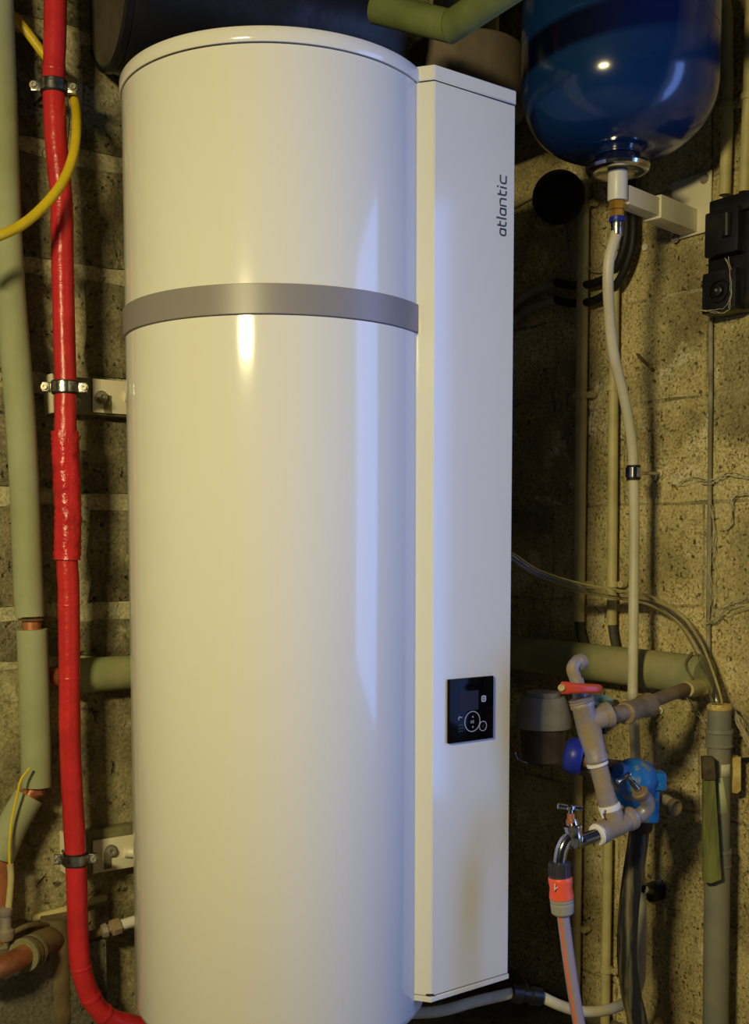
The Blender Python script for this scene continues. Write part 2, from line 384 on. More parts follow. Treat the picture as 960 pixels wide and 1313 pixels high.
CD, CE = V((.258, 2.520, 0)), V((.085, 2.500, 0)); CF = V((.060, 2.42, 0))
def colpoly(g=0.0):
    pts = [CA, CB_, CC_, CD, CE, CF]; c = sum(pts, V((0, 0, 0))) / 6
    return [c + (p - c) * (1 + g / .12) for p in pts]
zt = FS(555, 101)[1]; zb = FS(555, 1277)[1]
link('column_cover', prism_bm(colpoly(), zb, zt - .0022, bev=.0016), m_white, wh)
link('column_cap', prism_bm(colpoly(.0018), zt, 1.9175, bev=.0016), m_white, wh)
link('column_base', prism_bm(colpoly(.0022), zb - .0125, zb - .0015, bev=.0014), m_whitep, wh)
link('column_gap', prism_bm(colpoly(-.003), zb - .002, zt + .001), m_dark, wh)
# groove between the tank and the column
obox('column_groove', V((.0775, 2.2600, (zb + zt) / 2)), X_, Y_, UP, (.0022, .012, zt - zb), m_dark, wh, bev=0)
# raised rolled edge at the far side of the column face
obox('base_clip', V((.112, 2.2482, zb + .004)), X_, Y_, UP, (.016, .003, .0025), m_dark, wh, bev=0)
# flat print and marks on the column face
def ribbon_bm(pts, w, f3, th=.0004, bm=None, closed=False):
    """flat stroke along 2-D points, f3 maps (u, v, off) to the room"""
    bm = bm or bmesh.new(); n = len(pts); L = []
    for i in range(n):
        a = V(pts[(i - 1) % n] if closed else pts[max(0, i - 1)]); b = V(pts[(i + 1) % n] if closed else pts[min(n - 1, i + 1)])
        d = (b - a); d.normalize(); nn = V((-d.y, d.x)); p = V(pts[i])
        L.append([bm.verts.new(f3(q.x, q.y, h)) for q in (p + nn * w / 2, p - nn * w / 2) for h in (0, th)])
    for i in range(n if closed else n - 1):
        a, b = L[i], L[(i + 1) % n]
        bm.faces.new((a[1], a[3], b[3], b[1])); bm.faces.new((a[0], a[1], b[1], b[0])); bm.faces.new((a[3], a[2], b[2], b[3]))
    if not closed:
        for a in (L[0], L[-1]): bm.faces.new((a[0], a[1], a[3], a[2]))
    return bm
def arc(cx, cy, rx, ry, a0, a1, n=14, pw=2.0):
    out = []
    for i in range(n + 1):
        a = math.radians(a0 + (a1 - a0) * i / n); c, s = math.cos(a), math.sin(a)
        out.append((cx + rx * math.copysign(abs(c) ** (2 / pw), c), cy + ry * math.copysign(abs(s) ** (2 / pw), s)))
    return out
s0, z0l = FS(648.6, 303.5); s1, z1l = FS(646.3, 217)
TL = z1l - z0l; XH = (s0 - FS(639.0, 300)[0]) * .88
def letterf(u, v, off): return FP(s0 - v * XH, z0l + u * TL, .0002 + off)
bml = bmesh.new()
def LS(pts, w=.0034, closed=False):
    # normalise stroke width: u in text lengths, v in x-heights -> build in metres
    ribbon_bm([(p[0] * TL, p[1] * XH) for p in pts], w, lambda a, b, o: FP(s0 - b, z0l + a, .0002 + o), bm=bml, closed=closed)
def la(u): LS(arc(u + .056, .5, .046, .42, 0, 352, 24, 3.2), closed=True); LS([(u + .102, .0), (u + .102, .94)])
def lt(u): LS([(u, 1.35), (u, .45)] + arc(u + .035, .42, .035, .36, 180, 270, 6) + [(u + .07, .06)]); LS([(u, .93), (u + .066, .93)])
la(.0); lt(.150); LS([(.262, -.02), (.258, 1.5)]); la(.304)
LS([(.452, -.02), (.452, .94), (.50, .94)] + arc(.512, .52, .042, .42, 90, 0, 8, 2.6) + [(.554, -.02)])
lt(.610); LS([(.722, -.02), (.722, .96)]); LS([(.722, 1.22), (.722, 1.42)])
LS([(.905, .93), (.86, .93)] + arc(.835, .5, .050, .43, 90, 270, 14, 2.8) + [(.86, .07), (.905, .07)])
link('lettering', bml, m_logo, wh, smooth=False)
# control panel
(pa, za), (pb, zb2) = FS(573, 871), FS(630, 866); (pc, zc), (pd, zd) = FS(573, 953), FS(630, 946)
pw_, ph_ = pb - pa, ((za - zc) + (zb2 - zd)) / 2; pcx, pcz = (pa + pb) / 2, (za + zc + zb2 + zd) / 4
cp = link('control_panel', box_bm(FP(pcx, pcz, .0035), FE, FN, UP, pw_, .007, ph_, bev=.0018), m_glass, wh); cp['label'] = 'black glass control panel with touch buttons'
PF = .00702
def pn(px, py): s, z = FS(px, py); return s, z
def pf(u, v, off): return FP(u, v, PF + off)
def ringon(px, py, r, w, m, name):
    s, z = pn(px, py); link(name, ribbon_bm(arc(s, z, r, r, 0, 350, 32), w, pf, closed=True), m, cp, smooth=False)
ringon(602.5, 924.5, .0205, .0016, m_print, 'dial_ring'); ringon(616, 930.3, .0098, .0014, m_print, 'back_button_ring')
s, z = pn(602.5, 909 + 6); 
def tri(px, py, r, up, name):
    s, z = pn(px, py); bm = bmesh.new(); k = 1 if up else -1
    bm.faces.new([bm.verts.new(pf(s + a * r, z + b * r * k, .0004)) for a, b in ((-1, -.8), (1, -.8), (0, 1))]); link(name, bm, m_print, cp, smooth=False)
tri(603, 918.3, .0024, True, 'up_arrow'); tri(603, 931.8, .0024, False, 'down_arrow')
s, z = pn(602.6, 925); bm = bmesh.new()
ribbon_bm([(a + s - .0030, b + z) for a, b in arc(0, 0, .0019, .0026, 0, 345, 14)], .0008, pf, bm=bm, closed=True)
ribbon_bm([(s + .0012, z - .003), (s + .0012, z + .003)], .0008, pf, bm=bm)
ribbon_bm([(s + .0042, z + .003), (s + .0014, z), (s + .0042, z - .003)], .0008, pf, bm=bm)
link('ok_lettering', bm, m_print, cp, smooth=False)
s, z = pn(616, 930.3); link('back_icon', ribbon_bm([(s + .003, z + .003), (s - .002, z), (s + .002, z - .0035)], .0009, pf), m_printd, cp, smooth=False)
s, z = pn(617, 895.3); bm = bmesh.new()
ribbon_bm(arc(s, z, .0048, .0052, 0, 350, 28, 5), .0032, pf, bm=bm, closed=True); ribbon_bm(arc(s, z, .0016, .0018, 0, 350, 12), .0012, pf, bm=bm, closed=True)
link('status_icon', bm, m_print, cp, smooth=False)
s, z = pn(587.3, 920); bm = bmesh.new()
ribbon_bm([(s - .005, z - .004), (s - .005, z + .001), (s + .004, z + .001)], .0018, pf, bm=bm); ribbon_bm([(s - .003, z + .002), (s - .003, z + .0045)], .001, pf, bm=bm)
link('tap_icon', bm, m_print, cp, smooth=False)
s, z = pn(587.5, 934); bm = bmesh.new()
for dz in (.006, -.001, -.007): ribbon_bm([(s - .005, z + dz), (s - .004, z + dz + .0025), (s + .004, z + dz + .0025), (s + .005, z + dz)], .0009, pf, bm=bm)
link('shower_icon', bm, m_printd, cp, smooth=False)
s, z = pn(598, 898); link('display', box_bm(FP(s, z, PF + .0001), FE, FN, UP, .052, .0004, .040), m_screen, cp, smooth=False)
# mounting lugs on the two wall rails
for i, (py0, py1, lab) in enumerate(((487, 530, 'upper'), (1072, 1114, 'lower'))):
    off = .052; cz = B(140, (py0 + py1) / 2, off)
    lug = obox('mounting_lug', B(150, (py0 + py1) / 2 + 1, off + .004), EB, NB, UP, (.115, .005, abs(B(140, py0, off).z - B(140, py1, off).z)), m_ivoryb if i else m_ivoryb, wh, bev=.0022)
    obox('slot', B(138, (py0 + py1) / 2 + 10, off + .0066), EB, NB, UP, (.018, .003, .040), m_rail, lug, bev=.001)
    bolt(lug, B(130 if i == 0 else 142, (py0 + py1) / 2 + (1 if i == 0 else -2), off + .008), NB, .011, .010)
    tube('strut', [B(160, (py0 + py1) / 2, off + .006), B(175, (py0 + py1) / 2, off + .02), TC + V((-.20, .16, B(160, (py0 + py1) / 2, off).z))], .012, m_ivoryb, lug, sm=4)

# wall rails
def rail(pyc, h, px0, lab):
    a, b = B(px0, pyc, .025), B(320, pyc, .025); z = B(110, pyc, .045).z; a.z = b.z = z
    c = (a + b) / 2; L = (b - a).length
    t = thing('wall_rail', lab, 'rail', V((c.x, c.y, z)) - NB * .02)
    bm = box_bm(c + NB * .0225, EB, NB, UP, L, .004, h, bev=.001)
    for s in (1, -1): box_bm(c + UP * s * (h / 2 - .002), EB, NB, UP, L, .045, .004, bev=.001, bm=bm)
    link('channel', bm, m_rail, t)
    e = a if (a - C0).dot(EB) > (b - C0).dot(EB) else b
    obox('end_cap', e + NB * .0, EB, NB, UP, (.006, .050, h + .006), m_ivoryb, t, bev=.002)
    bolt(t, B(98, pyc + 8, .055), NB, .008, .006)
    return t
rail(508, .078, 62, 'upper olive metal wall rail beside the heater, red pipe clamped to it')
rail(1090, .085, 80, 'lower olive metal wall rail beside the heater, near the ledge')

# ------------------------------------------------------------------ red pipe and its clamps
RO = .125
rp_px = [(71, -40), (71, 0), (70, 60), (69, 105), (71, 170), (76, 225), (79, 262), (80, 330), (82, 420), (84, 495), (84, 550), (86, 620), (86, 716), (88, 760), (89, 860), (90, 960), (95, 1060), (98, 1120), (100, 1190), (104, 1240), (118, 1282), (142, 1306), (185, 1318), (240, 1330)]
def rpt(px, py): 
    return B(px, py, RO if py < 1200 else RO)
pts = [rpt(*p) for p in rp_px]; pts.insert(0, V((pts[0].x, pts[0].y, 2.5)))
rp = thing('insulated_pipe', 'glossy red sleeved heating pipe running down the block wall left of heater', 'pipe', pts[0])
path = spline(pts, 10)
lens = len(path)
def rr_red(t):
    k = noise.noise(V((t * 40, 3.1, 0))); k2 = noise.noise(V((t * 140, 9.1, 0)))
    return .0228 + .0011 * k + .0005 * k2
bm = tube_bm(path, rr_red, 28)
link('sleeve', bm, m_red, rp)
# taped thicker stretch
tp = spline([rpt(83, 553), rpt(85, 600), rpt(87, 660), rpt(86, 718)], 14)
bm = tube_bm(tp, lambda t: .0285 + .0014 * noise.noise(V((t * 22, 5, 1))) + .0007 * math.sin(t * 120), 28)
for v in bm.verts: v.co += V((noise.noise(v.co * 55), noise.noise(v.co * 55 + V((9, 0, 0))), 0)) * .002
o = link('tape_wrap', bm, m_redt, rp); o['label'] = 'thicker wrinkled red tape wrap'
# wrinkle bands at lower bend and joints
for (a, b, r) in (((96, 1236), (101, 1246), .0240), ((112, 1272), (120, 1283), .0243), ((131, 1296), (140, 1303), .0243), ((79, 340), (79, 346), .0239), ((79, 366), (79, 372), .0240), ((71, 96), (71, 90), .0240), ((79, 258), (79.5, 266), .0237), ((88, 772), (88, 777), .0236), ((89, 872), (89, 877), .0236)):
    mid = (rpt(*a) + rpt(*b)) / 2; k_ = min(range(1, lens - 1), key=lambda q_: (path[q_] - mid).length)
    d = (path[k_ + 1] - path[k_ - 1]).normalized(); L_ = .007 if r < .0241 else .012
    lathe('sleeve_fold', path[k_] - d * L_ / 2, d, [(0, r * .965), (L_ * .25, r * 1.0), (L_ * .7, r * .99), (L_, r * .965)], m_red, rp, 24)
def clamp(px, py, r, label, tilt=0, m=m_steel, wallfun=None, dirn=-1, group=None, ax=None, pos=None, side=None, wl=.1):
    c = pos if pos is not None else rpt(px, py)
    ax = ax or V((tilt, 0, 1)).normalized(); side = side or (V((dirn, -.15, 0)).normalized())
    t = thing('pipe_clamp', label, 'clamp', c, group)
    h = .021
    lathe('rubber_liner', c - ax * (h / 2 + .003), ax, [(0, r + .0005), (0, r + .003), (h + .006, r + .003), (h + .006, r + .0005)], m_rubber, t, 28)
    lathe('metal_band', c - ax * h / 2, ax, [(0, r + .003), (0, r + .0055), (h, r + .0055), (h, r + .003)], m, t, 32)
    for s in (1, -1):
        obox('lug', c + side * s * (r + .013), side, ax.cross(side), ax, (.018, .012, h), m, t, bev=.0015)
        q = c + side * s * (r + .016); fw = side.cross(ax).normalized()
        if fw.y > 0: fw = -fw
        bolt(t, q + fw * .005, fw, .0062, .008, name='screw')
    return t, c
t, c = clamp(69, 112, .0235, 'zinc pipe clamp holding red pipe near its top, beside yellow hose')
tube('stud', [c + NB * -.02, c - NB * RO * .9], .004, m_steel, t)
t, c = clamp(83, 497, .0240, 'zinc pipe clamp holding red pipe in front of upper wall rail')
tube('stud', [c + NB * -.02, c - NB * (RO - .05)], .004, m_steel, t)
t, c = clamp(97, 1101, .0235, 'zinc pipe clamp holding red pipe in front of lower wall rail')
tube('stud', [c + NB * -.02, c - NB * (RO - .05)], .004, m_steel, t)

# ------------------------------------------------------------------ green insulated pipe at far left
GY = .075
PG = lambda x, y, o=.075: B(x, y, o)
gp = thing('green_pipe', 'pale green foam insulated pipe with two copper gaps at far left edge', 'pipe', PG(40, 800))
r1 = .0315
tube('insulation', [V((PG(-4, -40).x, PG(-4, -40).y, 2.5)), PG(-4, -40), PG(2, 120), PG(10, 330), PG(28, 560), PG(38, 790)], r1 * .98, m_green, gp, 32)
tube('insulation', [PG(41, 807), PG(46, 930), PG(47, 1008)], .0325, m_green, gp, 32)
tube('insulation', [PG(37, 1021), PG(16, 1058), PG(-2, 1100)], .032, m_green, gp, 32, 8)
tube('copper_core', [PG(40, 780), PG(41, 810), PG(46, 1000), PG(43, 1012), PG(34, 1026), PG(4, 1080), PG(1, 1110), PG(2, 1180), PG(6, 1205)], .0195, m_copper, gp, 20)
lathe('copper_ring', PG(40, 793), (0, 0, -1), [(0, .019), (.0, .027), (.004, .027), (.004, .019)], m_rust, gp, 24)
# yellow earth wires below
o = tube('earth_wire', [B(38, 985, .12), B(27, 1000, .12), B(22, 1020, .12), B(14, 1060, .12), B(12, 1100, .12), B(15, 1130, .12), B(12, 1170, .12), B(10, 1200, .12)], .0028, m_yellow, seg=8)
tag(o, 'thin yellow earth wire hanging beside lower green pipe', 'wire')
# horizontal green pipe behind red one
a, b = B(72, 868, .056), B(262, 853, .056); b.z = a.z = B(130, 865, .065).z
hp = thing('green_pipe', 'short horizontal green pipe on the wall passing behind the red pipe', 'pipe', a)
tube('insulation', [a + (b - a) * .08, a + (b - a) * .5, b], .0385, m_greend, hp, 32, 4)
tube('copper_core', [a - EB * -.02, a + (b - a) * .12], .021, m_copper, hp, 20)
tube('pipe_end', [a + NB * .0 - EB * -.02, a - NB * .05 - EB * -.03], .017, m_copper, hp, 16)

# ------------------------------------------------------------------ yellow hose
yy = [P(10, 15, 2.40), P(30, 35, 2.42), P(55, 68, 2.40), P(76, 98, 2.34), P(92, 122, 2.20), P(98, 160, 2.12), P(92, 205, 2.06), P(74, 245, 2.04), P(40, 280, 2.02), P(0, 302, 2.0), P(-60, 322, 2.0)]
# route it behind the red pipe above, in front below
yy[0] = B(8, 12, .04); yy[1] = B(30, 35, .05); yy[2] = B(55, 68, .06); yy[3] = B(80, 100, .075); yy[4] = B(95, 128, .12)
yy[5] = B(98, 165, .17); yy[6] = B(92, 205, .185); yy[7] = B(74, 243, .20); yy[8] = B(38, 281, .22); yy[9] = B(0, 302, .23); yy[10] = B(-60, 322, .24)
o = tube('yellow_hose', yy, .0098, m_yellow, seg=20); tag(o, 'yellow plastic hose looping around the red pipe at upper left', 'hose')

# ------------------------------------------------------------------ bottom left plumbing
t = thing('waste_pipe', 'dusty brown vertical waste pipe with branch at bottom left beside the red pipe', 'pipe', B(74, 1313, .1))
v0, v1 = B(72, 1175, .062), B(76, 1345, .062); v1.x, v1.y = v0.x, v0.y; v1.z = -.05
tube('riser', [v0, v1], .034, m_rust, t, 28)
br = B(36, 1222, .13)
tube('branch', [v0 - UP * .05 + NB * .0, (v0 + br) / 2 - UP * .015, br], .030, m_rust, t, 24)
d = (br - (v0 - UP * .05)).normalized()
for k in (0, .014, .028): lathe('compression_ring', br + d * (-.020 + k), d, [(0, .032), (0, .036), (.009, .036), (.009, .032)], m_rail if k != .014 else m_rust, t, 24)
tube('copper_pipe', [br, br + d * .09, br + d * .16 + V((-.03, 0, .01))], .023, m_copper, t, 24)
t = thing('stop_valve', 'small corroded fitting with thin pipes under the green pipe at bottom left', 'valve', B(8, 1180, .12))
lathe('body', B(8, 1205, .12), UP, [(0, .014), (.008, .017), (.02, .017), (.024, .012), (.05, .011), (.055, .015), (.066, .015), (.07, .008)], m_galv, t, 14)
tube('thin_pipe', [B(12, 1198, .12), B(40, 1186, .12), B(75, 1188, .05)], .006, m_rust, t, 12)
tube('thin_pipe', [B(10, 1175, .12), B(14, 1130, .12), B(13, 1108, .12)], .007, m_ivory, t, 12)
o = tube('wall_pipe', [B(40, 1178, .03), B(80, 1168, .035), B(135, 1150, .03)], .009, m_ivory, seg=14); tag(o, 'thin dusty pipe running up the wall foot behind the red pipe', 'pipe')
t = thing('pipe_union', 'dirty brass union joined to a white pipe end beside heater foot', 'fitting', B(145, 1190, .09))
A_, B2 = B(128, 1195, .09), B(150, 1188, .09)
d = (B2 - A_).normalized()
lathe('nut', A_, d, [(0, .008), (.004, .015), (.015, .017), (.018, .012), (.025, .012), (.028, .019), (.046, .019), (.05, .012)], m_galv, t, 8)
tube('pipe', [B2, B2 + d * .10], .0125, m_whitep, t, 16)
tube('elbow', [A_ + d * .01, A_ - d * .025, A_ - d * .04 - NB * .03, A_ - d * .04 - NB * .08], .010, m_rust, t, 12)
deb = bmesh.new()
for k in range(90):   # loose debris on the ledge
    px, py = random.uniform(2, 62), random.uniform(1238, 1300); d = ray(px, py); q = O + d * ((.122 - EYE) / d.z); s = random.uniform(.0012, .0035)
    if (q - C0).dot(NB) > .082 or (q - C0).dot(NB) < .02: continue
    bmx = bmesh.new(); bmesh.ops.create_icosphere(bmx, subdivisions=1, radius=s)
    for v in bmx.verts: v.co = V((v.co.x * random.uniform(.8, 1.6), v.co.y * random.uniform(.6, 1.4), v.co.z * .6)) + q
    me = bpy.data.meshes.new('t'); bmx.to_mesh(me); bmx.free(); deb.from_mesh(me); bpy.data.meshes.remove(me)
o = link('rubble_crumbs', deb, m_mortar, kind='stuff'); tag(o, 'pale mortar crumbs scattered on the concrete ledge', 'rubble')

# ------------------------------------------------------------------ overhead: ducts, plenum, green elbow
da = V((1, .52, .03)).normalized(); dc = P(140, -22, 2.46)
t = thing('ventilation_duct', 'large black air duct with grey end disc above the heater lid', 'duct', dc)
lathe('duct_body', dc, da, [(0.004, .150), (.004, .166), (.012, .170)] + [(.02 + i * .02, .170 + (.0035 if i % 2 else 0)) for i in range(30)] + [(.62, .170)], m_duct, t, 64)
o = lathe('end_disc', dc, da, [(-.006, 0), (-.006, .158), (-.002, .163), (.006, .163)], m_ductend, t, 64); o['label'] = 'taupe end disc'
lathe('end_rim', dc, da, [(-.004, .163), (-.009, .166), (-.004, .172), (.010, .172)], m_duct, t, 64)
t = thing('plenum_box', 'dim taupe round plenum hanging above the heater control column', 'plenum', P(597, 60, 2.86))
q = P(597, 60, 2.86)
lathe('drum', V((q.x, q.y, P(597, 128, 2.74).z)), UP, [(0, 0), (0, .135), (.006, .142), (.148, .142), (.156, .136), (.156, 0)], m_plenum, t, 64)
tube('neck', [V((q.x, q.y, 2.15)), V((q.x, q.y, 2.50))], .08, m_duct, t, 32)
t = thing('overhead_pipe', 'olive green overhead pipe with a mitred elbow above control column', 'pipe', P(580, 36, 2.5))
j = P(578, 34, 2.28); e1 = P(482, 10, 2.36); e2 = P(690, -40, 2.10)
e2 = j + (e2 - j) * ((2.49 - j.z) / (e2.z - j.z))
def mitre(a, j, b, r, mm, nm):
    """straight pipe from a to j cut on the mitre plane shared with j-b"""
    d = (j - a).normalized(); d2 = (b - j).normalized(); n = (d + d2).normalized(); bm = bmesh.new(); seg = 32
    up = UP - d * UP.dot(d); up.normalize(); w = d.cross(up); R1, R2 = [], []
    for k in range(seg):
        o_ = (up * math.cos(2 * math.pi * k / seg) + w * math.sin(2 * math.pi * k / seg)) * r
        R1.append(bm.verts.new(a + o_)); q_ = j + o_; tt = (j - q_).dot(n) / d.dot(n); R2.append(bm.verts.new(q_ + d * (tt - .0006)))
    for k in range(seg): bm.faces.new((R1[k], R1[(k + 1) % seg], R2[(k + 1) % seg], R2[k]))
    bm.faces.new(R1); bm.faces.new(R2); return link(nm, bm, mm, t)
mitre(e1, j, e2, .0295, m_greeno, 'pipe_run'); mitre(e2, j, e1, .0295, m_greeno, 'pipe_run')
tube('hanger', [j + (e1 - j) * .6, j + (e1 - j) * .6 + UP * .18], .005, m_steel, t)

# ------------------------------------------------------------------ blue expansion tank, its bracket and supply
EX = V(((784 - 480) / 1460 * 2.53, 2.53, 0)); ZB = P(784, 200, 2.53).z
et = thing('expansion_tank', 'round glossy blue expansion tank hanging at top right', 'tank', EX + UP * ZB)
RT = 121 / 1460 * 2.53
prof = [(-.002, 0), (-.002, .05)]
for i in range(1, 25):
    a = math.pi / 2 * i / 24; prof.append((.155 * (1 - math.cos(a) ** (2 / 2.3)), .03 + (RT - .03) * math.sin(a) ** (2 / 2.5)))
prof += [(.20, RT), (.235, RT), (.236, RT + .001), (.242, RT + .001), (.243, RT), (.30, RT)]
for i in range(1, 17):
    a = math.pi / 2 * i / 16; prof.append((.30 + .15 * math.sin(a), RT * max(math.cos(a), 0) ** .8))
prof = [p for p in prof]
lathe('shell', EX + UP * ZB, UP, prof, m_blue, et, 96)
fz = P(784, 219, 2.53).z
lathe('flange', EX + UP * (fz - .0), UP, [(.000, .040), (-.004, .050), (-.005, .060), (-.001, .067), (.006, .0695), (.012, .067), (.015, .058), (.018, .052), (.028, .048)], m_chrome, et, 48)
lathe('flange_plate', EX + UP * (fz + .001), UP, [(0, 0), (0, .052), (.004, .052), (.004, 0)], m_steel, et, 48)
nz1 = P(784, 258, 2.53).z
lathe('nozzle', EX + UP * nz1, UP, [(0, .016), (0, .0205), (.002, .0215), (fz - nz1 - .002, .0215)], m_whitep, et, 32)
# fittings beneath: brass nuts, blue ring, crimp
pz = lambda y: P(784, y, 2.53).z
t = thing('pex_pipe', 'white plastic water pipe bending down from the blue tank in front of wall', 'pipe', EX + UP * pz(300))
lathe('brass_nut', EX + UP * pz(269), UP, [(0, .012), (0, .0165), (.003, .0175), (pz(258) - pz(269) - .001, .0175)], m_brass, t, 6)
lathe('brass_nut', EX + UP * pz(278), UP, [(0, .012), (0, .0140), (.002, .0150), (pz(269) - pz(278) - .001, .0150)], m_brass, t, 6)
lathe('blue_ring', EX + UP * pz(285), UP, [(0, .013), (0, .0165), (.002, .0175), (.010, .0175), (.012, .013)], m_bluew, t, 24)
lathe('crimp_sleeve', EX + UP * pz(302), UP, [(0, .0125), (.002, .0135), (.010, .0125), (.013, .0138), (.018, .0125), (.022, .0138), (.029, .013)], m_steel, t, 24)
cl = W(812, 606, .10)
tube('pipe', [EX + UP * pz(296), P(780, 340, 2.53), P(781, 400, 2.55), P(787, 455, 2.585), P(800, 510, 2.63), P(809, 560, 2.67), P(812, 606, 2.68), P(813, 680, 2.69), P(812, 780, 2.68), P(811, 890, 2.67), P(813, 930, 2.665), P(815, 975, 2.66), P(818, 1003, 2.655)], .0122, m_pipew, t, 20)
# tank bracket
az_ = P(784, 249, 2.53).z
t = thing('tank_bracket', 'white steel wall bracket with arm carrying the blue tank', 'bracket', W(886, 262) )
wp = W(888, 262); ae = V((wp.x, wp.y, az_)); a0 = V((EX.x, EX.y, az_)) + (ae - V((EX.x, EX.y, az_))).normalized() * .018
dv = (ae - a0); dl = dv.length; dn = dv.normalized(); sd = dn.cross(UP)
obox('inner_arm', a0 + dn * dl * .3, dn, sd, UP, (dl * .6, .036, .040), m_ivoryb, t, bev=.002)
obox('outer_arm', a0 + dn * (dl * .70), dn, sd, UP, (dl * .58, .046, .052), m_ivoryb, t, bev=.002)
pc0, pc1 = W(862, 262, .012), W(911, 262, .012); zc_ = (W(911, 218, .012).z + W(911, 296, .012).z) / 2; hh = W(911, 218, .012).z - W(911, 296, .012).z
cen = (pc0 + pc1) / 2; cen.z = zc_
obox('plate', cen, ER, NR, UP, ((pc1 - pc0).length, .006, hh), m_ivoryb, t, bev=.003)
bolt(t, W(903, 229, .016), NR, .009, .006); bolt(t, W(866, 305, .016), NR, .009, .006)

# ------------------------------------------------------------------ conduits on the right wall
def vline(px0, py0, px1, py1, off):
    a = W(px0, py0, off); b = W(px1, py1, off); return [a, b]
def saddle(px, py, off, r, parent, m=m_ivory):
    c = W(px, py, off)
    t = link('saddle_clip', lathe_bm(c - UP * .007, UP, [(0, r), (0, r + .004), (.014, r + .004), (.014, r)], 20), m, parent)
    lathe('screw_boss', c + ER * (r + .011) - NR * (off - .012), NR, [(0, .009), (off * .55, .009), (off * .55, .004), (off * .4, .003)], m, t, 12)
    lathe('screw_boss', c - ER * (r + .011) - NR * (off - .012), NR, [(0, .009), (off * .55, .009), (off * .55, .004), (off * .4, .003)], m, t, 12)
G = 'conduits on the right wall'
t = thing('conduit', 'dim ivory electric conduit nearest the heater, clipped vertically to right wall', 'conduit', W(742, 797, .03))
tube('pipe', vline(748, 232, 742, 797, .032), .0150, m_ivory, t, 20); saddle(745, 507, .032, .0150, t); saddle(748, 262, .032, .0150, t); saddle(743, 749, .032, .0150, t)
tube('cable_end', [W(742, 795, .032), W(744, 812, .034), W(751, 832, .03)], .0125, m_conddark, t)
t = thing('conduit', 'brighter ivory electric conduit just left of the white water pipe', 'conduit', W(784, 800, .03))
tube('pipe', vline(788, 262, 784, 801, .032), .0128, m_ivory, t, 20); saddle(785.5, 498, .032, .0128, t); saddle(785, 749, .032, .0128, t)
tube('cable_end', [W(784, 799, .032), W(786, 814, .034), W(790, 834, .03)], .0105, m_conddark, t)
for i, (a, b) in enumerate((((738, 985), (738, 1330)), ((777, 1075), (777, 1330)))):
    t = thing('conduit', ('dusky ivory conduit continuing below the blue handwheel to the floor', 'pale ivory conduit below the brass-grey tee with a clip near floor')[i], 'conduit', W(*b, .03))
    z1 = W(*a, .035).z; q = W(a[0], 1200, .035)
    lo_ = V((q.x, q.y, FZ)); tube('pipe', [V((q.x, q.y, z1)), lo_], .0125 if i else .0135, m_ivory, t, 20)
    saddle(a[0], 1243 if i else 1190, .035, .0128, t)
# upper right pair
t = thing('conduit', 'grey-ivory conduit coming down to the black switch box, left of the pair', 'conduit', W(929, 250, .03))
tube('pipe', [W(905, -14, .03), W(922, -6, .03), W(931, 12, .03), W(932, 60, .03), W(932, 150, .03), W(929, 250, .03)], .0133, m_ivory, t, 20); saddle(932, 136, .03, .0133, t)
t = thing('conduit', 'ivory conduit at the right frame edge entering the black switch box', 'conduit', W(955, 245, .03))
tube('pipe', [V((W(963, -20, .03).x, W(963, -20, .03).y, 2.5)), W(963, -20, .03), W(961, 60, .03), W(958, 150, .03), W(954, 246, .03)], .0128, m_ivory, t, 20); saddle(959, 124, .03, .0128, t)
# thin grey cable below the boxes
t = thing('grey_cable', 'thin grey cable running straight down the wall under the black switches', 'cable', W(910, 400, .01))
tube('cable', [W(911, 395, .014), W(911, 480, .013), W(910, 600, .014), W(909, 700, .013), W(908, 800, .014), W(909, 868, .014)], .0054, m_greyl, t, 12)
# ------------------------------------------------------------------ black switch boxes
t = thing('switch_box', 'black surface switch and round socket boxes at right frame edge', 'switch', W(935, 325, .02))
def wbox(name, px0, px1, py0, py1, o0, o1, m, par, bev=.004):
    a, b = W(px0, (py0 + py1) / 2, o1), W(px1, (py0 + py1) / 2, o1); c = (a + b) / 2 - NR * ((o1 - o0) / 2)
    pm = (px0 + px1) / 2; h = W(pm, py0, o1).z - W(pm, py1, o1).z; c.z = (W(pm, py0, o1).z + W(pm, py1, o1).z) / 2
    return link(name, box_bm(c, ER, NR, UP, (b - a).length, o1 - o0, h, bev=bev), m, par), c, (b - a).length, h
wbox('back_plate', 908, 990, 246, 398, .0, .045, m_black, t, .006)
u, c, w_, h_ = wbox('upper_cover', 903, 945, 268, 326, .045, .075, m_black, t, .006)
wbox('hinge_cap', 918, 990, 246, 268, .045, .06, m_black, t, .005)
tube('cover_grip', [W(932, 274, .078), W(932, 303, .078)], .011, m_black, t, 20)
link('edge_mark', ribbon_bm([W(912, 286, .0755).to_tuple()[:2], W(925, 282, .0755).to_tuple()[:2]], .001, lambda a, b, o_: V((a, b, W(918, 284, .0757).z)) + NR * o_), m_greyl, t, smooth=False)
u, c, w_, h_ = wbox('lower_cover', 899, 942, 346, 400, .045, .080, m_black, t, .008)
kc = W(922, 373, .080)
lathe('socket_ring', kc, NR, [(0, .026), (.006, .026), (.008, .024), (.008, .021), (.001, .020), (.001, 0)], m_black, t, 40)
lathe('knob', kc, NR, [(.001, .014), (.010, .013), (.012, .010), (.012, 0)], m_black, t, 32)
bolt(t, kc + NR * .012, NR, .0025, .002)
